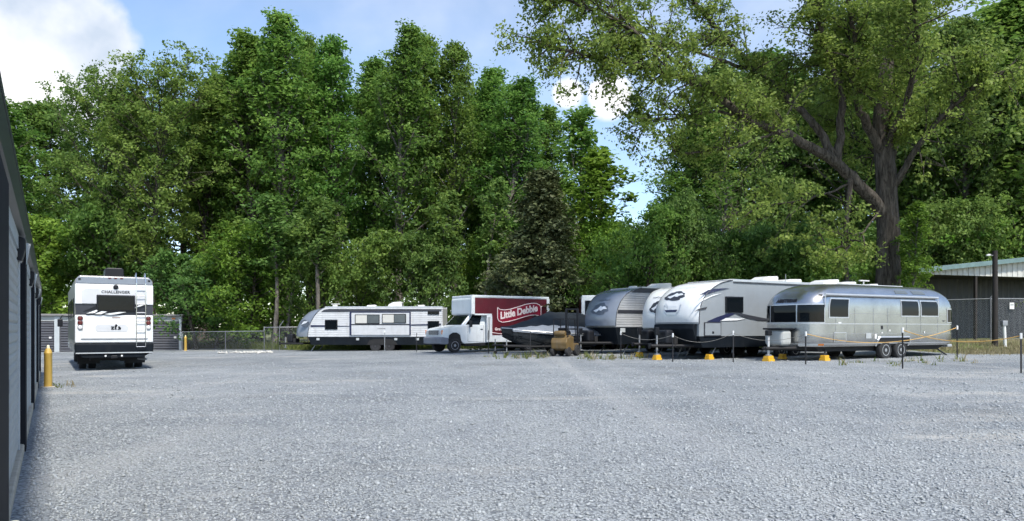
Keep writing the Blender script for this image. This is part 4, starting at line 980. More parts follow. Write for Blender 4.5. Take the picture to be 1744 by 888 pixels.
    for s in (-1, 1):
        jn = MB(); yy = s * (yc + .002)
        for (x0, z0, x1, z1) in ((-1.32, .6, -1.32, 1.48), (-.32, .56, -.32, 1.48), (-1.32, .6, -.32, .56)): jn.tube([(x0, yy, z0), (x1, yy, z1)], .006, 4)
        jn.build('door_joint', M['charcoal'], t)
        MB().box(-.52, -.38, yy - .02, yy + .02, 1.24, 1.29).build('door_handle', M['black'], t, bevel=.006)
        MB().tube([(-1.2, s * yc, 1.42), (-1.22, s * (yc + .16), 1.5)], .018, 6).build('mirror_arm', M['black'], t)
        MB().box(-1.27, -1.17, s * (yc + .17) - .09, s * (yc + .17) + .09, 1.38, 1.74).build('mirror', M['black'], t, bevel=.02)
        MB().box(-2.92, -2.74, s * .74 - .16 * (s > 0) - .12 * (s < 0), s * .74 + .14, .98, 1.18).build('headlamp', M['clear_lens'], t, bevel=.015)
        MB().box(-2.90, -2.46, s * (yc - .03) - .02, s * (yc - .03) + .05, .98, 1.22).build('indicator', M['orange_lens'], t, bevel=.012)
        MB().prism([(-2.56, .5), (-2.52, .72), (-2.44, .95), (-2.24, 1.10), (-2.0, 1.10), (-1.8, .95), (-1.70, .62), (-1.68, .5)], s * (yc - .25), s * (yc - .02)).build('wheel_arch', M['under'], t)
        wheel(t, (-2.12, s * (yc - .10), .385), .385, .24, M['rim'], side=s)
        wheel(t, (2.6, s * (w / 2 - .18), .385), .385, .24, M['rim'], side=s); wheel(t, (2.6, s * (w / 2 - .45), .385), .385, .22, M['rim'], side=s)
    g = MB().box(-2.925, -2.86, -.56, .56, .96, 1.20).build('grille', M['charcoal'], t, bevel=.01)
    for k in range(4): MB().box(-2.935, -2.92, -.52, .52, .985 + k * .055, 1.005 + k * .055).build('grille_bar', M['trim'], g)
    MB().prism([(-3.02, .48), (-2.72, .44), (-2.5, .46), (-2.52, .80), (-2.90, .86), (-3.02, .80)], -yc - .03, yc + .03).build('front_bumper', M['bumper'], t, bevel=.04, seg=2)
    MB().box(-1.5, -.05, -yc + .02, yc - .02, .36, .52).build('step_board', M['under'], t)
    MB().prism([(-1.45, .34), (-.5, .34), (-.5, .42), (-1.45, .42)], -yc - .02, -yc + .2).build('running_board', M['black'], t)
    MB().box(Lb - .1, Lb + .25, y + .1, -y - .1, .5, .6).build('rear_step', M['galv'], t, bevel=.01)
    return t
box_truck('white-cabbed delivery truck with dark red box and ribbon banner lettering', (-1.2, 40.6), R(33))
box_truck('second dark red box truck with its rear end by the grey-nosed trailer', (1.55 + 5.0 * .0 + 2.36, 50.5), R(-88), lettered=False) if False else None
a2 = R(-92.0); bx, by = at(991, 42.3)
# rear lot-side corner stands at (bx, by); its box front lies 4.0 m further away
ca, sa = math.cos(a2), math.sin(a2)
box_truck('second dark red box truck showing only its rear corner behind grey-nosed trailer', (bx - ca * 4.0, by - sa * 4.0), a2, lettered=False)

# ---------------------------------------------------------------- covered boats, forklift
def boat(label, bow, a, L, w, zk, zg, peak, coverm, hullm, coverf):
    ca, sa = math.cos(a), math.sin(a); ro = (bow[0], bow[1], gz(*bow))
    t = thing('covered_boat', label, 'boat', ro, a); n = 14
    def half(s): return w / 2 * min(1, (math.sin(min(s / .45, 1) * math.pi / 2)) ** .8) * (1 - .08 * max(0, s - .6))
    hb = MB(); cv = MB()
    def sheer(s): return zg + .22 * (1 - s) ** 2
    for i in range(n + 1):
        s = i / n; x = L * s; h = max(half(s), .01); k = zk + .45 * max(0, (1 - s / .28)) ** 2
        hb.v += [(x, -h, sheer(s)), (x + .02, -h * .93, sheer(s) - .28), (x + .05, -h * .72, k + .22), (x + .05, 0, k), (x + .05, h * .72, k + .22), (x + .02, h * .93, sheer(s) - .28), (x, h, sheer(s))]
        c = coverf(s); ht = sheer(s) + c
        pr = []
        for j in range(13):
            q = -1 + 2 * j / 12; sag = .03 * math.sin(s * 40 + q * 3)
            pr.append((x - .02, q * (h + .03), sheer(s) - .10 * (abs(q) > .99) + (c * (1 - abs(q) ** 1.6)) + sag * (1 - abs(q))))
        cv.v += pr
    for i in range(n):
        for j in range(6): hb.f.append((i * 7 + j, (i + 1) * 7 + j, (i + 1) * 7 + j + 1, i * 7 + j + 1))
        for j in range(12): cv.f.append((i * 13 + j, (i + 1) * 13 + j, (i + 1) * 13 + j + 1, i * 13 + j + 1))
    hb.f.append(tuple(n * 7 + j for j in range(7))); cv.f.append(tuple(n * 13 + j for j in range(13)))
    hb.build('hull', hullm, t, smooth=True); cv.build('cover', coverm, t, smooth=True)
    MB().tube([(L * i / n, -max(half(i / n), .01) - .02, sheer(i / n) - .02) for i in range(n + 1)], .025, 6).build('rub_rail', M['trim'], t)
    MB().tube([(L * i / n, max(half(i / n), .01) + .02, sheer(i / n) - .02) for i in range(n + 1)], .025, 6).build('rub_rail', M['trim'], t)
    fr = MB()
    for s in (-1, 1): fr.tube([(-.5, 0, .45), (.9, s * .55, .42), (L - .4, s * .55, .42)], .05, 4)
    for x in (1.4, L - 1.0): fr.tube([(x, -.6, .42), (x, .6, .42)], .045, 4)
    fr.build('boat_trailer_frame', M['under'], t)
    for x in (1.4, L * .5, L - 1.0):
        for s in (-.45, .45): MB().box(x - .06, x + .06, s - .05, s + .05, .42, zk + .24).build('bunk_support', M['under'], t)
    for s in (-1, 1):
        wheel(t, (L * .62, s * (w / 2 - .12), .30), .30, .18, M['galv'], side=s)
        MB().prism([(L * .62 - .42, .5), (L * .62 - .3, .66), (L * .62 + .3, .66), (L * .62 + .42, .5), (L * .62 + .36, .5), (L * .62 + .26, .62), (L * .62 - .26, .62), (L * .62 - .36, .5)], s * (w / 2 - .24), s * (w / 2 - .0)).build('mudguard', M['black'], t)
    MB().tube([(-.35, 0, .06), (-.35, 0, .75)], .03, 8).build('jockey_stand', M['galv'], t)
    MB().lathe([(.09, -.03), (.09, .03)], (-.35, 0, .085), 'y', 14).build('jockey_wheel', M['rubber'], t)
    return t
bump = lambda p, c, wd, h: h * math.exp(-((p - c) / wd) ** 2)
boat('large boat under dark grey canvas beside the red delivery truck', (-.55, 37.5), R(30), 5.8, 2.2, .42, 1.12, 0, M['boatgrey'], M['hull'], lambda s: .06 + .95 * min(1, max(0, (s - .05) / .45)) ** 1.1 * (1 if s < .85 else 1 - (s - .85) * 1.6))
boat('black-hulled boat with pale blue cover behind the old forklift', (.05, 34.9), R(30), 4.7, 1.8, .36, 1.02, 0, M['boatlight'], M['hull'], lambda s: .05 + .32 * math.sin(min(1, s / .55) * math.pi / 2) * (1 if s < .8 else 1 - (s - .8) * 1.5))

def forklift():
    x, y = at(962, 33.6); t = thing('forklift', 'old yellow forklift with black mast beside the grey-nosed trailer', 'forklift', (x, y, gz(x, y)), R(62)); t.scale = (.86, .86, .80)
    MB().prism([(-.75, .42), (-.80, .78), (-.72, 1.02), (-.35, 1.12), (.15, 1.12), (.18, .75), (.85, .72), (.88, .36), (.3, .30), (-.4, .32)], -.46, .46).build('body', M['liftyellow'], t, bevel=.05, seg=2)
    MB().prism([(-.66, 1.02), (-.6, 1.18), (.05, 1.20), (.12, 1.10)], -.36, .36).build('engine_cover', M['liftyellow'], t, bevel=.03)
    MB().prism([(-.3, 1.2), (.1, 1.2), (.08, 1.3), (-.22, 1.32), (-.30, 1.62), (-.38, 1.6)], -.24, .24).build('seat', M['black'], t, bevel=.03)
    for s in (-1, 1):
        MB().box(.90, .99, s * .33 - .05, s * .33 + .05, .15, 2.75).build('mast_channel', M['black'], t)
        MB().tube([(.55, s * .42, .75), (.32, s * .42, 2.10)], .028, 6).build('guard_post', M['black'], t)
        MB().tube([(-.55, s * .42, 1.1), (-.48, s * .42, 2.10)], .028, 6).build('guard_post', M['black'], t)
        wheel(t, (.52, s * .44, .33), .33, .22, M['rimdark'], side=s); wheel(t, (-.52, s * .42, .27), .27, .18, M['rimdark'], side=s)
        MB().box(1.04, 1.9, s * .25 - .05, s * .25 + .05, .10, .14).build('fork', M['post'], t)
        MB().box(1.0, 1.05, s * .25 - .05, s * .25 + .05, .10, .75).build('fork_heel', M['post'], t)
    for z in (.5, 1.5, 2.66): MB().box(.92, .97, -.3, .3, z, z + .08).build('mast_crossbar', M['black'], t)
    for k in range(5):
        xx = -.5 + k * .2; MB().box(xx, xx + .05, -.43, .43, 2.09, 2.13).build('guard_bar', M['black'], t)
    for s in (-1, 1): MB().box(-.5, .36, s * .42 - .025, s * .42 + .025, 2.08, 2.14).build('guard_rail', M['black'], t)
    MB().lathe([(.15, -.012), (.17, 0), (.15, .012)], (.42, 0, 1.32), 'x', 18).build('steering_wheel', M['black'], t)
    MB().tube([(.55, 0, .8), (.42, 0, 1.32)], .025, 6).build('steering_column', M['black'], t)
    MB().lathe([(.13, -.3), (.15, -.26), (.15, .26), (.13, .3)], (-.62, 0, 1.3), 'y', 16).build('gas_bottle', M['liftyellow'], t, smooth=True)
forklift()
# ---------------------------------------------------------------- posts, ropes, fences, pole
POSTS = [(1057, 30.2, 1.12, 'at the corner of the grey-nosed trailer'), (1145, 26.9, 1.05, 'before the nose of the large white-nosed trailer'), (1248, 26.2, 1.12, 'beside the hatch of the large white-nosed trailer'),
         (1372, 24.2, 1.08, 'before the front corner of the polished aluminium trailer'), (1537, 21.3, 1.19, 'in front of the wheels of the aluminium trailer'), (1630, 27.0, 1.22, 'behind the rear of the aluminium trailer'), (1738, 18.8, 1.03, 'standing alone out on the gravel')]
TOP = {}
for (px, Y, h, w_) in POSTS:
    x, y, z = on(px, Y); t = thing('rope_post', 'thin dark rope post with white tip ' + w_, 'post', (x, y, z), rnd.uniform(0, 3), 'thin rope posts along the trailer row')
    lean = rnd.uniform(-.012, .012)
    MB().add([(-.022, -.012, -.1), (.022, -.012, -.1), (.022, .0, -.1), (-.022, .0, -.1), (-.022 + lean, -.012, h - .14), (.022 + lean, -.012, h - .14), (.022 + lean, 0, h - .14), (-.022 + lean, 0, h - .14)], [(0, 3, 2, 1), (4, 5, 6, 7), (0, 1, 5, 4), (1, 2, 6, 5), (2, 3, 7, 6), (3, 0, 4, 7)]).build('stake', M['post'], t)
    MB().box(-.005 + lean, .005 + lean, -.036, .0, .0, h - .16).build('stem', M['post'], t)
    MB().box(-.027 + lean, .027 + lean, -.04, .012, h - .15, h).build('tip', M['pvc'], t, bevel=.008)
    TOP[px] = Vector((x, y, z + h - .07))
def rope(a, b, sag, label, m='rope', r=.013):
    n = 24; pts = [a.lerp(b, i / n) - Vector((0, 0, sag * 4 * (i / n) * (1 - i / n))) for i in range(n + 1)]
    tag(MB().tube(pts, r, 6).build('barrier_rope', M[m], smooth=True), label, 'rope')
rope(TOP[1372], TOP[1630], .42, 'yellow rope sagging low past the wheels of the aluminium trailer')
rope(TOP[1537], TOP[1738], .24, 'yellow rope slung from wheel-side post to lone post', r=.013)
rope(TOP[1057], TOP[1145], .22, 'grey rope slung before the grey-nosed trailer', 'rope2', .010)
rope(TOP[1145], TOP[1248], .3, 'grey rope slung before the large white-nosed trailer', 'rope2', .008)
rope(TOP[1248], TOP[1372], .25, 'grey rope slung from hatch-side post to aluminium trailer', 'rope2', .008)
for (px, Y, h, lab) in ((655, 43.0, 1.25, 'white-topped thin stake before the wheels of side-on trailer'), (709.5, 42.5, 1.1, 'dark thin stake between side-on trailer and delivery truck'), (832, 37.5, 1.2, 'dark thin stake before the delivery truck box'), (903, 33.6, 1.15, 'dark thin stake before the pale-covered boat')):
    x, y, z = on(px, Y); t = thing('stake', lab, 'post', (x, y, z), 0); MB().tube([(0, 0, -.1), (.01, 0, h)], .022, 6).build('rod', M['galv'] if px == 655 else M['post'], t)
    if px == 655: MB().box(-.04, .04, -.03, .03, h - .12, h).build('tip', M['pvc'], t)

def chainlink(name, label, pts, H, spacing=.075, wire=.0045, topbar=True, posts_at=2.9, zf=None, arm=()):
    t = thing(name, label, 'fence', (pts[0][0], pts[0][1], gz(*pts[0])), 0); o = Vector((pts[0][0], pts[0][1], gz(*pts[0])))
    net = MB(); Lt = 0; P3 = []
    for (ax, ay), (bx_, by_) in zip(pts, pts[1:]):
        A = Vector((ax, ay)); B = Vector((bx_, by_)); ln = (B - A).length; d = (B - A) / ln
        q = lambda u, v: Vector(((A + d * u).x, (A + d * u).y, gz((A + d * u).x, (A + d * u).y) + .04 + v)) - o
        k = -H
        while k < ln:
            for sgn in (0, 1):
                u0, u1 = (k, k + H) if not sgn else (k + H, k); v0, v1 = 0, H - .04
                # clip to the bay
                seg = []
                for (u, v, uu, vv) in ((u0, v0, u1, v1),):
                    tt = [0, 1]
                    for lim, gt in ((0, True), (ln, False)):
                        if abs(uu - u) < 1e-6: continue
                        c = (lim - u) / (uu - u)
                        if gt: (tt.__setitem__(0, max(tt[0], c)) if uu > u else tt.__setitem__(1, min(tt[1], c)))
                        else: (tt.__setitem__(1, min(tt[1], c)) if uu > u else tt.__setitem__(0, max(tt[0], c)))
                    if tt[1] - tt[0] > .01: seg = [q(u + (uu - u) * c, v + (vv - v) * c) for c in tt]
                if seg: net.tube(seg, wire, 3, cap=False)
            k += spacing
        n = max(1, round(ln / posts_at))
        for i in range(n + 1):
            u = ln * i / n; b = q(u, -.2); tp = q(u, H + .05); MB().tube([b, tp], .032, 8).build('post', M['galv'], t)
            if i in arm: MB().tube([tp, tp + Vector((.30, -.1, .38))], .028, 8).build('barb_arm', M['galv'], t)
        if topbar: MB().tube([q(ln * i / 8, H) for i in range(9)], .024, 8).build('top_rail', M['galv'], t)
    tag(net.build('wire_mesh', M['galv'], t, fix=False), kind='stuff')
# by the shed on the right
pA, pB, pC = at(1605, 37.6), at(1687, 36.2), at(1800, 37.4)
chainlink('chain_link_fence', 'tall chain-link fence with angled barb arms before the open shed', [pA, pB], 2.05, .09, .0025, posts_at=6, arm=(1,))
chainlink('chain_link_fence', 'run of chain-link fence with small white sign behind utility pole', [pB, pC], 2.05, .09, .0025, posts_at=3.0, arm=(0, 1))
x, y = at(1723, 36.45); z = 2.55
sg = thing('notice', 'small white notice fixed on the chain-link fence', 'sign', (x, y, z), R(18)); MB().box(-.15, .15, -.02, -.005, -.16, .16).build('plate', M['pvc'], sg, bevel=.004); MB().box(-.10, .10, -.026, -.019, .02, .10).build('print', M['wall_light'], sg)
x, y, z = on(1694.5, 33.6)
t = thing('utility_pole', 'dark timber utility pole in front of chain-link fence', 'pole', (x, y, z))
MB().tube([(0, 0, -.4), (.01, 0, 2), (0, 0, 4.35)], [.125, .115, .105], 14).build('shaft', M['wood'], t, smooth=True)
MB().tube([(-.12, -.04, 4.12), (-.34, -.1, 4.16)], .025, 6).build('lamp_arm', M['galv'], t)
MB().prism([(-.44, 4.10), (-.28, 4.10), (-.26, 4.19), (-.40, 4.19)], -.12, .0).build('floodlight', M['pvc'], t, bevel=.02)
x, y, z = on(1712, 33.4)
t = thing('vent_pipe', 'short white pipe post with boxy cap beside the utility pole', 'pipe', (x, y, z))
MB().tube([(0, 0, -.2), (-.05, 0, .95)], .07, 12).build('pipe', M['pvc'], t, smooth=True); MB().box(-.17, .06, -.1, .1, .93, 1.16).build('cap', M['galv'], t, bevel=.02)

# low fence by the far side of the lot
chainlink('wire_fence', 'low wire fence with pale top rail before the dark wood', [at(310, 51.0), at(384, 50.2), at(450, 49.8)], 1.25, .09, .0025, posts_at=3.2)
chainlink('wire_fence', 'wire fence with slanting arm reaching behind the side-on trailer', [at(450, 49.8), at(476, 49.6), at(560, 50.4)], 1.5, .09, .0025, posts_at=2.6, arm=(1,))

# white rubble along the edge of the gravel
g = np.random.default_rng(5)
mb = MB()
for k in range(90):
    px = 372 + 92 * g.random() ** .8; Y = 43.5 + g.normal(0, .7); x, y, z = on(px, Y); s = g.uniform(.05, .14)
    base = [(1, 0, 0), (0, 1, 0), (-1, 0, 0), (0, -1, 0), (0, 0, .8), (0, 0, -.5), (.7, .7, .3), (-.6, .6, .35)]
    v = [(x + (b[0] + g.normal(0, .18)) * s, y + (b[1] + g.normal(0, .18)) * s, z + .04 + (b[2] + g.normal(0, .12)) * s * .8) for b in base[:6]]
    mb.add(v, [(0, 1, 4), (1, 2, 4), (2, 3, 4), (3, 0, 4), (1, 0, 5), (2, 1, 5), (3, 2, 5), (0, 3, 5)])
tag(mb.build('rubble', M['rubble']), 'strip of broken white stone along the gravel edge', 'rubble', kind='stuff')

# ---------------------------------------------------------------- weeds and grass
def blades(name, spots, m, label, cat, hmin=.12, hmax=.5, per=26, spread=.22, seed=1):
    g = np.random.default_rng(seed); V = []; T = []
    for (x, y, sc) in spots:
        n = int(per * (.6 + sc)); r = np.abs(g.normal(0, spread, n)); a = g.uniform(0, 6.28, n)
        bx = x + r * np.cos(a); by = y + r * np.sin(a); h = g.uniform(hmin, hmax, n) * sc; lean = g.normal(0, .35, (n, 2)) * h[:, None]; wd = .008 + .012 * g.random(n)
        b = g.uniform(0, 3.14, n); dx, dy = np.cos(b) * wd, np.sin(b) * wd; z = GZ(bx, by)
        P = np.stack([np.c_[bx - dx, by - dy, z - .02], np.c_[bx + dx, by + dy, z - .02], np.c_[bx + lean[:, 0] * .5 + dx * .6, by + lean[:, 1] * .5 + dy * .6, z + h * .6], np.c_[bx + lean[:, 0], by + lean[:, 1], z + h]], 1)
        V.append(P); T.append(np.repeat(g.random(n), 4))
    V = np.concatenate(V).reshape(-1, 3); n = len(V) // 4
    F_ = np.arange(n * 4).reshape(-1, 4)
    tag(mesh_np(name, V, F_, m, tint=np.concatenate(T)), label, cat, kind='stuff')
g = np.random.default_rng(11)
sp = []
for k in range(900):      # verge under the trees and by the low fence
    x = g.uniform(-26, 14); y = lot_edge(x) + abs(g.normal(0, 1.6)) + .1; sp.append((x, y, g.uniform(.5, 1.3)))
blades('grass', sp, LM['grass'], 'green grass along the edge of the wood', 'grass', .15, .6, 30, .5, 2)
sp = []
for k in range(420):
    x = g.uniform(15, 32); y = max(lot_edge(x), 29.5) + abs(g.normal(0, 2.6)); sp.append((x, y, g.uniform(.4, 1.0)))
blades('dry_grass', sp, LM['straw'], 'dry straw-coloured grass by the utility pole', 'grass', .05, .20, 34, .6, 3)
sp = []
for (px0, px1, Y0, Y1, n, s) in ((985, 1045, 28, 33, 22, .6), (820, 935, 30.5, 33.5, 22, .7), (1428, 1480, 22.5, 25, 4, .5), (1495, 1530, 22.5, 24.5, 3, .5), (1550, 1640, 22, 27, 9, .6), (1440, 1660, 23, 27, 8, .35), (1050, 1100, 29, 31, 8, .5), (85, 100, 17.2, 17.8, 3, .3)):
    for k in range(n): px = g.uniform(px0, px1); Y = g.uniform(Y0, Y1); x, y = at(px, Y); sp.append((x, y, g.uniform(.4, 1.1) * s))
blades('weeds', sp, LM['grass'], 'sparse weeds growing through the gravel by the trailers', 'weeds', .10, .55, 9, .08, 4)
blades('dry_weeds', [(q[0] + .2, q[1] + .2, q[2]) for q in sp[::2]], LM['straw'], 'dry brown weed stalks between the trailers and posts', 'weeds', .10, .6, 8, .08, 5)
# ---------------------------------------------------------------- trees
def tubes_np(paths):
    """paths: list of (points (n,3), radii (n,), sides)"""
    Vs = []; Fs = []; o = 0
    for P, r, k in paths:
        P = np.asarray(P, float); n = len(P); d = np.gradient(P, axis=0); d /= np.linalg.norm(d, axis=1)[:, None] + 1e-9
        ref = np.where(np.abs(d[:, 2:3]) < .9, np.array([[0, 0, 1.]]), np.array([[1., 0, 0]])); u = np.cross(d, ref); u /= np.linalg.norm(u, axis=1)[:, None]; w = np.cross(d, u)
        a = np.arange(k) * 2 * np.pi / k
        V = P[:, None] + (u[:, None] * np.cos(a)[None, :, None] + w[:, None] * np.sin(a)[None, :, None]) * np.asarray(r)[:, None, None]
        i = np.arange(n - 1)[:, None] * k; j = np.arange(k)[None]; j2 = (j + 1) % k
        Fs.append(np.stack([i + j, i + j2, i + k + j2, i + k + j], 2).reshape(-1, 4) + o); Vs.append(V.reshape(-1, 3)); o += n * k
    return np.concatenate(Vs), np.concatenate(Fs)
def leaves_np(g, C, rad, per, size, centre, flat=.75, up=.5, droop=0.0):
    """C clump centres (n,3), rad (n,) -> quads"""
    n = len(C); K = per; m = n * K
    d = g.normal(0, 1, (n, K, 3)); d /= np.linalg.norm(d, axis=2)[..., None]; rr = g.random((n, K, 1)) ** .45
    P = C[:, None] + d * rr * rad[:, None, None] * np.array([1, 1, flat]); P[..., 2] -= droop * rr[..., 0] * rad[:, None]
    P = P.reshape(-1, 3)
    out = P - centre; out /= np.linalg.norm(out, axis=1)[:, None] + 1e-6
    nr = g.normal(0, .72, (m, 3)) + out * .55 + np.array([0, 0, up]); nr /= np.linalg.norm(nr, axis=1)[:, None]
    t = g.normal(0, 1, (m, 3)); t -= (t * nr).sum(1)[:, None] * nr; t /= np.linalg.norm(t, axis=1)[:, None]; b = np.cross(nr, t)
    s = (size * g.uniform(.55, 1.35, m))[:, None]
    V = np.stack([P - t * s * .5, P + b * s * .30 + nr * s * .08 - t * s * .05, P + t * s * .55, P - b * s * .30 + nr * s * .08 - t * s * .05], 1)
    tint = np.clip(np.repeat(g.normal(.45, .20, n), K) + g.normal(0, .20, m), 0, 1)
    return V.reshape(-1, 3), np.arange(m * 4).reshape(-1, 4), np.repeat(tint, 4)
def curve3(g, a, d, ln, n, bend, wob):
    P = [np.array(a, float)]; d = np.array(d, float); d /= np.linalg.norm(d)
    for i in range(n):
        d = d + np.array(bend) / n + g.normal(0, wob, 3); d /= np.linalg.norm(d); P.append(P[-1] + d * ln / n)
    return np.array(P)
PROTO = {}
def make_tree(key, seed, H, Rr, base, shape, nl, per, size, leaf, bark, updir=(.5, .9), clump=(.55, 1.05), sub=4, tr=.28, wob=.05, bendup=.5, lower_thin=0.0, stems=1):
    g = np.random.default_rng(seed); paths = []; C = []; rad = []
    for st in range(stems):
        off = np.array([0, 0, 0]) if stems == 1 else np.append(g.normal(0, Rr * .15, 2), 0)
        lean = g.normal(0, .02 if stems == 1 else .16, 2)
        T = curve3(g, off + np.array([0, 0, -.3]), (lean[0], lean[1], 1), H * .97, 14, (0, 0, .1), .022); tt = np.linspace(0, 1, len(T))
        paths.append((T, tr * (1 - tt) ** .8 * (1 + .5 * np.exp(-tt * 25)) + .025, 8))
        for i in range(nl // stems):
            f = base + (1 - base) * ((i + g.random()) / (nl / stems)) ** .9; f = min(f, .985)
            k = f * (len(T) - 1); i0 = min(int(k), len(T) - 2); p = T[i0] + (T[i0 + 1] - T[i0]) * (k - i0)
            ln = Rr * shape((f - base) / (1 - base)) * g.uniform(.65, 1.15); az = i * 2.4 + g.normal(0, .4); up = g.uniform(*updir)
            if ln < .25: ln = .25
            B = curve3(g, p, (math.cos(az), math.sin(az), up), ln, 6, (0, 0, bendup), wob * 1.6); q = np.linspace(0, 1, 7)
            paths.append((B, max(.02, .30 * tr * (1 - f * .6)) * (1 - q) + .012, 5))
            if g.random() < lower_thin * (1 - (f - base) / (1 - base)): continue
            for s in np.linspace(.40, 1.0, 3 if ln > 1.2 else 2):
                C.append(B[int(s * 6)] + g.normal(0, .18, 3)); rad.append(g.uniform(*clump) * (.75 + .3 * min(ln / 3, 1)))
            for s in range(sub):
                k = g.integers(2, 6); d = B[k + 1 if k < 6 else k] - B[k - 1]; d = d / np.linalg.norm(d) + g.normal(0, .65, 3)
                Q = curve3(g, B[k], d, ln * g.uniform(.25, .5), 3, (0, 0, .3), .08); paths.append((Q, np.linspace(.3, .1, 4) * .06 * tr / .28, 4))
                C.append(Q[-1]); rad.append(g.uniform(*clump) * .9)
        C.append(T[-1]); rad.append(clump[0])
    C = np.array(C); rad = np.array(rad)
    V, Fc = tubes_np(paths); to = mesh_np('trunk', V, Fc, M[bark], smooth=True)
    V, Fc, ti = leaves_np(g, C, rad, per, size, np.array([0, 0, H * .55])); co = mesh_np('crown', V, Fc, LM[leaf], tint=ti)
    H = float(np.percentile(V[:, 2], 99.7)); Rr = float(np.percentile(np.hypot(V[:, 0], V[:, 1]), 93))
    PROTO[key] = (H, Rr, to.data, co.data); COL.objects.unlink(to); COL.objects.unlink(co); bpy.data.objects.remove(to); bpy.data.objects.remove(co)
egg = lambda p: math.sin(math.pi * min(max(p, 0) ** .62, 1)) * .95 + .12
tall = lambda p: (.62 + .38 * math.sin(math.pi * min(p * 1.1, 1))) * (1 - (max(0, p - .60) / .40) ** 2.2 * .72)
round_ = lambda p: .25 + .85 * math.sqrt(max(0, 1 - (2 * p - 1.05) ** 2 * .86))
cone = lambda p: 1.0 - .92 * p
dome = lambda p: (.85 + .25 * math.sin(p * 3.1)) * (1 - p ** 3 * .8)
for i in range(4): make_tree('poplar%d' % i, 20 + i, 25, 3.8, .16, tall, 78, 34, .26, 'poplar', 'bark' if i % 2 else 'bark2', (.8, 1.7), (.48, 1.0), 4, .30, lower_thin=.35)
for i in range(2): make_tree('round%d' % i, 40 + i, 24, 6.2, .26, round_, 72, 46, .27, 'olive', 'bark', (.25, .9), (.5, 1.0), 5, .34)
for i in range(2): make_tree('broad%d' % i, 50 + i, 20, 5.6, .16, egg, 70, 40, .29, 'dull', 'bark', (.2, .8), (.6, 1.15), 5, .28)
for i in range(3): make_tree('bush%d' % i, 60 + i, 9, 3.9, .06, dome, 54, 40, .23, ['bright', 'poplar', 'soft'][i], 'bark', (.1, .7), (.5, .95), 5, .13, stems=2 if i else 1)
make_tree('broad2', 52, 20, 5.6, .16, egg, 70, 40, .29, 'soft', 'bark2', (.2, .8), (.6, 1.15), 5, .28)
for i in range(2): make_tree('stem%d' % i, 95 + i, 15, 2.0, .50, tall, 26, 20, .32, 'soft', 'bark2', (.5, 1.3), (.4, .8), 3, .16)
make_tree('cedar', 70, 10, 2.7, .04, cone, 120, 40, .17, 'cedar', 'bark', (.0, .5), (.35, .65), 4, .18, bendup=.3)
for i in range(2): make_tree('young%d' % i, 80 + i, 16, 2.4, .22, tall, 34, 26, .27, 'bright' if i else 'poplar', 'bark2', (.9, 1.7), (.35, .7), 3, .13, bendup=.7)
make_tree('bare', 90, 11, 2.6, .22, egg, 30, 3, .22, 'dull', 'bark2', (.8, 1.5), (.3, .5), 5, .14, bendup=.6)
PLANTED = []
WHERE = [(60, 'by the charcoal storage building'), (250, 'behind the motorhome'), (330, 'behind the low storage units'), (490, 'behind the low wire fence'), (610, 'behind the front half of the side-on trailer'), (740, 'behind the rear half of the side-on trailer'), (880, 'behind the delivery truck'), (985, 'behind the covered boats'), (1100, 'behind the grey-nosed trailer'), (1190, 'behind the nose of the large white-nosed trailer'), (1330, 'behind the large white-nosed trailer'), (1490, 'behind the aluminium trailer front'), (1610, 'behind the great oak trunk'), (3000, 'behind the open shed')]
def where(px): return next(w for m_, w in WHERE if px < m_)
def plant(key, px, Y, top, wpx, label, group, name='tree'):
    x, y = at(px, Y); z = gz(x, y); H, Rr, tm, cm = PROTO[key]
    wr = (wpx * rnd.uniform(1.0, 1.3) / 2 * Y / F) / Rr; Ye = Y - wr * Rr * .5; h = (HOR - top) * Ye / F + EYE - z; s = h / H; wr = min(max(wr, s * .6), s * 1.9)
    t = thing(name, label, 'tree' if name.endswith('tree') else 'bush', (x, y, z), rnd.uniform(0, 6.28), group); t.scale = (wr, wr, s)
    PLANTED.append((label, h, t))
    for nm, me in (('trunk', tm), ('crown', cm)):
        o = bpy.data.objects.new(nm, me); COL.objects.link(o); o.parent = t
    return t
G1 = 'tall trees of the wood edge'; G2 = 'trees deeper in the wood'; G3 = 'low trees and bushes along the edge of the wood'
LP = 'upright green tree of the wood edge %s'
for i, (px, Y, top, wp) in enumerate([(30, 60, 155, 120), (345, 61, 95, 110), (392, 62, 72, 100), (440, 60, 48, 105), (488, 58, 16, 110), (532, 61, 30, 95), (580, 59, 36, 115), (636, 62, 72, 95), (682, 58, 34, 105), (730, 60, 28, 95), (775, 61, 62, 105), (818, 63, 92, 90), (862, 58, 108, 105), (905, 61, 128, 85), (935, 63, 158, 80)]):
    plant('poplar%d' % (i % 4), px, Y, top + 12, wp, LP % where(px), G1, 'poplar_tree')
plant('round0', 155, 58, 80, 170, 'olive-green round-topped tree rising behind the motorhome', G1, 'oak_tree')
plant('round1', 258, 56.5, 56, 200, 'broad yellowish-green tree rising behind the low storage units', G1, 'oak_tree')
plant('young0', 985, 53, 172, 90, 'slender sparse young tree with upright sprays beside the sky gap', None, 'young_tree')
plant('young1', 1030, 50, 240, 100, 'small leaning young tree at the rim of the sky gap', None, 'young_tree')
LR = 'broadleaf tree %s'
for i, (px, Y, top, wp) in enumerate([(1160, 57, 185, 120), (1245, 60, 95, 190), (1345, 62, 60, 190), (1440, 60, 30, 190), (1560, 58, -10, 180), (1640, 54, 20, 190), (1722, 52, -50, 210), (1800, 54, -60, 210), (1680, 63, -40, 200)]):
    plant(['poplar1', 'broad2', 'poplar3', 'broad2'][i % 4], px, Y, top, wp, LR % where(px), 'tall trees behind the oak', 'broadleaf_tree')
LB = 'dull green tree deeper in the wood %s'
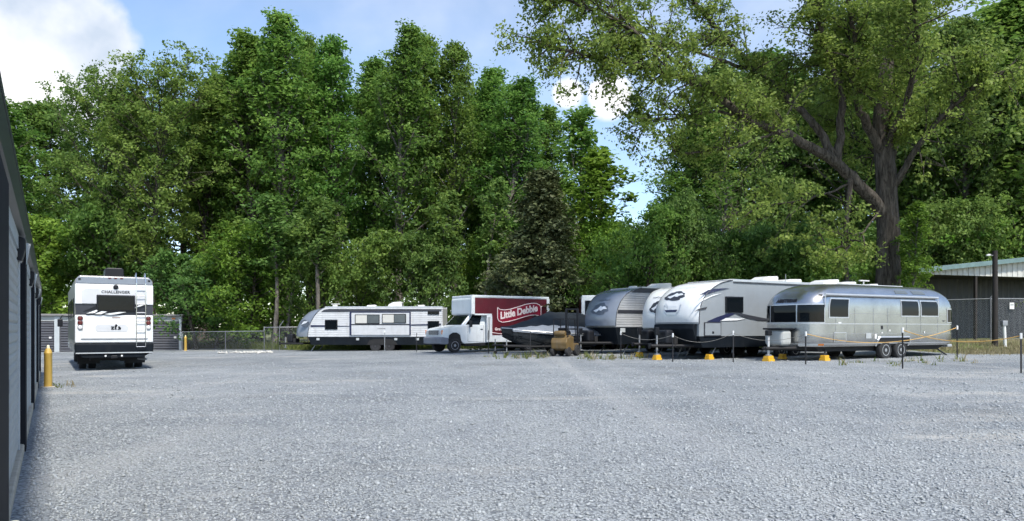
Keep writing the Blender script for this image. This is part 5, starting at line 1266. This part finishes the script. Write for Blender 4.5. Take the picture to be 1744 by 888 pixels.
for i, (px, Y, top, wp) in enumerate([(-40, 66, 170, 200), (100, 70, 165, 190), (210, 72, 150, 190), (310, 70, 150, 180), (400, 72, 150, 180), (470, 71, 130, 180), (545, 73, 110, 180), (625, 72, 130, 180), (720, 72, 110, 180), (800, 71, 140, 180), (875, 72, 210, 150), (950, 70, 290, 130), (1140, 71, 330, 130), (1215, 72, 230, 150), (1300, 74, 170, 200), (1400, 74, 150, 200), (1500, 72, 120, 200), (1600, 74, 120, 200), (1710, 72, 100, 210), (1040, 74, 370, 150)]):
    plant(['broad0', 'broad1', 'poplar2', 'broad1'][i % 4], px, Y, top, wp, LB % where(px), G2, 'broadleaf_tree')
LU = 'low bright leafy tree %s'
for i, (px, Y, top, wp) in enumerate([(45, 57, 360, 170), (195, 59, 330, 170), (350, 54, 430, 150), (430, 53.5, 380, 140), (580, 52, 370, 150), (700, 51.5, 385, 150), (840, 53, 400, 120), (1085, 45, 345, 180), (1150, 47, 330, 150), (1010, 49, 370, 120), (1215, 46, 390, 150), (1300, 45, 370, 180), (1385, 46, 400, 160), (1460, 44, 410, 150), (1590, 50, 330, 170), (1660, 52, 330, 170), (1735, 50, 300, 170), (1530, 52, 360, 160)]):
    plant('bush%d' % (i % 3), px, Y, top, wp, LU % where(px), G3, 'understorey_tree')
for i, (px, Y, top, wp, w_) in enumerate([(820, 50.5, 300, 80, 'beside the dark cedar'), (468, 51.5, 330, 70, 'at the end of the low wire fence'), (488, 51.8, 350, 70, 'just before the nose of side-on trailer'), (545, 50, 330, 80, 'behind the grey nose of side-on trailer'), (735, 51, 320, 80, 'between side-on trailer and delivery truck')]):
    plant('stem%d' % (i % 2), px, Y, top, wp, 'thin pale-trunked tree ' + w_, None, 'thin_tree')
plant('cedar', 912, 47, 285, 150, 'dark brownish-green cedar standing behind the delivery truck', None, 'cedar_tree')
plant('bare', 1212, 52, 300, 120, 'half-bare grey-stemmed tree behind the large white-nosed trailer', None, 'bare_tree')
plant('young1', 1545, 34.2, 345, 50, 'slim pale-leaved sapling at the left end of the open shed', None, 'young_tree')
plant('bush0', 1520, 36.5, 395, 95, 'small pale green bush at the foot of the spreading oak', None, 'understorey_tree')
for lab in {p[0] for p in PLANTED}:
    same = sorted([p for p in PLANTED if p[0] == lab], key=lambda p: -p[1])
    words = {2: ('taller', 'shorter'), 3: ('tallest', 'middling', 'shortest'), 4: ('tallest', 'second tallest', 'second shortest', 'shortest')}.get(len(same))
    if words:
        for w_, (_, _, o) in zip(words, same): o['label'] = w_ + ' ' + lab
# far wood that closes the view between the trunks
def far_wood():
    g = np.random.default_rng(77); n = 1500; x = g.uniform(-170, 190, n); y = g.uniform(95, 125, n); z = GZ(x, y) + g.uniform(.5, 11, n) * g.uniform(.6, 1.2, n)
    V, Fc, ti = leaves_np(g, np.c_[x, y, z], g.uniform(1.4, 2.6, n), 40, .95, np.array([0, 110, 3]))
    tag(mesh_np('far_wood', V, Fc, LM['dull'], tint=ti), 'far-off wood closing the view between the trunks', 'wood', kind='stuff')
far_wood()

# the great spreading oak behind the aluminium trailer: trunk and limbs laid out one by one
def great_oak():
    g = np.random.default_rng(9); Y0 = 35.6; x0, y0 = at(1515, Y0); z0 = gz(x0, y0)
    t = thing('oak_tree', 'great spreading oak with thick forked trunk above the aluminium trailer', 'tree', (x0, y0, z0))
    def W3(px, py, dy):      # a place on the tree, dy metres nearer (-) or farther (+) than the trunk
        Y = Y0 + dy; return np.array([Y * (px - 872) / F - x0, Y - y0, EYE + (HOR - py) * Y / F - z0])
    limbs = [  # (list of (px, py, dy)), r0, r1
        ([(1515, 640, 0), (1514, 560, 0), (1512, 470, 0), (1512, 380, 0), (1508, 290, 0), (1503, 200, .1), (1508, 110, .3), (1515, 20, .5), (1518, -80, .8), (1512, -190, 1.0)], .66, .20),
        ([(1512, 375, 0), (1490, 345, -.3), (1455, 310, -.8), (1425, 278, -1.2), (1380, 250, -1.8), (1325, 225, -2.4), (1270, 200, -3.0), (1215, 160, -3.6), (1150, 128, -4.2), (1080, 110, -4.8), (1000, 95, -5.2), (930, 80, -5.4)], .36, .05),
        ([(1425, 278, -1.2), (1392, 222, -1.0), (1375, 200, -.8), (1330, 155, -.4), (1290, 120, 0), (1245, 75, .4), (1200, 25, .8), (1150, -30, 1.2), (1090, -80, 1.6)], .22, .06),
        ([(1425, 278, -1.2), (1433, 220, -1.4), (1430, 150, -1.8), (1408, 95, -2.2), (1395, 40, -2.6), (1380, -40, -3.0), (1350, -120, -3.4)], .22, .06),
        ([(1505, 270, 0), (1478, 215, -.5), (1455, 165, -1.0), (1450, 120, -1.4), (1455, 60, -1.8), (1440, -30, -2.4)], .26, .08),
        ([(1508, 300, 0), (1530, 230, .4), (1540, 160, .8), (1545, 90, 1.2), (1570, 10, 1.8), (1600, -70, 2.4)], .24, .07),
        ([(1512, 330, 0), (1545, 280, -.8), (1580, 225, -1.6), (1625, 180, -2.4), (1670, 140, -3.2), (1720, 115, -4.0)], .20, .05),
        ([(1270, 200, -3.0), (1205, 190, -3.2), (1150, 200, -3.4), (1100, 205, -3.6)], .09, .03),
        ([(1325, 225, -2.4), (1270, 245, -2.8), (1210, 260, -3.0), (1150, 262, -3.2)], .08, .03),
        ([(1215, 160, -3.6), (1140, 100, -4.4), (1060, 40, -5.0), (980, 5, -5.4), (920, -30, -5.6)], .11, .03),
        ([(1290, 120, 0), (1220, 100, -.8), (1140, 70, -1.4), (1060, 30, -2.0), (990, -20, -2.4)], .10, .03),
        ([(1447, 300, -.9), (1442, 380, -1.2), (1440, 440, -1.3), (1442, 500, -1.3)], .13, .10),
        ([(1512, 340, 0), (1470, 395, -1.2), (1440, 420, -1.8), (1400, 428, -2.2)], .06, .02),
        ([(1455, 310, -.8), (1405, 330, -1.6), (1345, 345, -2.4), (1285, 335, -3.0)], .07, .02),
        ([(1508, 200, .1), (1470, 120, 2.2), (1420, 40, 4.0), (1380, -50, 5.5)], .18, .05),
        ([(1508, 250, .1), (1540, 180, -2.0), (1560, 100, -4.0), (1560, 10, -6.0), (1540, -80, -7.5)], .18, .05),
        ([(1512, 350, 0), (1500, 280, 2.0), (1440, 220, 4.0), (1380, 190, 6.0), (1310, 170, 8.0)], .18, .05),
    ]
    paths = []; tips = []
    for li, (pts, r0, r1) in enumerate(limbs):
        P = np.array([list(v) for v in catmull([W3(*p) for p in pts], 4)]); P[1:-1] += g.normal(0, .04, P[1:-1].shape); n = len(P); q = np.linspace(0, 1, n)
        rr = r0 + (r1 - r0) * q ** (1.0 if li == 0 else .75)
        if li == 0: rr = rr * (1 + .35 * np.exp(-q * 18))
        paths.append((P, rr, 12 if r0 > .2 else 8))
        if li == 11: continue
        L = np.linalg.norm(np.diff(P, axis=0), axis=1).sum(); start = .48 if li == 0 else (.42 if li == 1 else .30)
        nb = int(L * (4.4 if r0 > .085 else 2.0))
        for i in range(nb):
            f = start + (1 - start) * (i + g.random()) / nb; k = min(int(f * (n - 1)), n - 2); p = P[k] + (P[k + 1] - P[k]) * g.random()
            d = (P[k + 1] - P[k]); d = d / np.linalg.norm(d) * .7 + g.normal(0, .6, 3) + np.array([0, 0, .12])
            ln = g.uniform(.9, 2.5) * (1.15 - .4 * f)
            B = curve3(g, p, d, ln, 5, (0, 0, -.05), .12); paths.append((B, np.linspace(.045, .012, 6), 5))
            for s in (3, 5): tips.append(B[s] + g.normal(0, .1, 3))
            for s in range(2):
                Q = curve3(g, B[g.integers(2, 5)], d + g.normal(0, .8, 3), ln * .5, 3, (0, 0, -.1), .1); paths.append((Q, np.linspace(.018, .008, 4), 4)); tips.append(Q[-1])
    V, Fc = tubes_np(paths); mesh_np('trunk', V, Fc, M['bark'], t, smooth=True)
    C = np.array(tips); rad = g.uniform(.30, .66, len(C))
    V, Fc, ti = leaves_np(g, C, rad, 38, .17, np.array([-4, 0, 9.]), flat=.7, up=.5, droop=.15)
    mesh_np('crown', V, Fc, LM['oak'], t, tint=ti)
    print('OAK clumps', len(C), 'leaves', len(C) * 22)
great_oak()
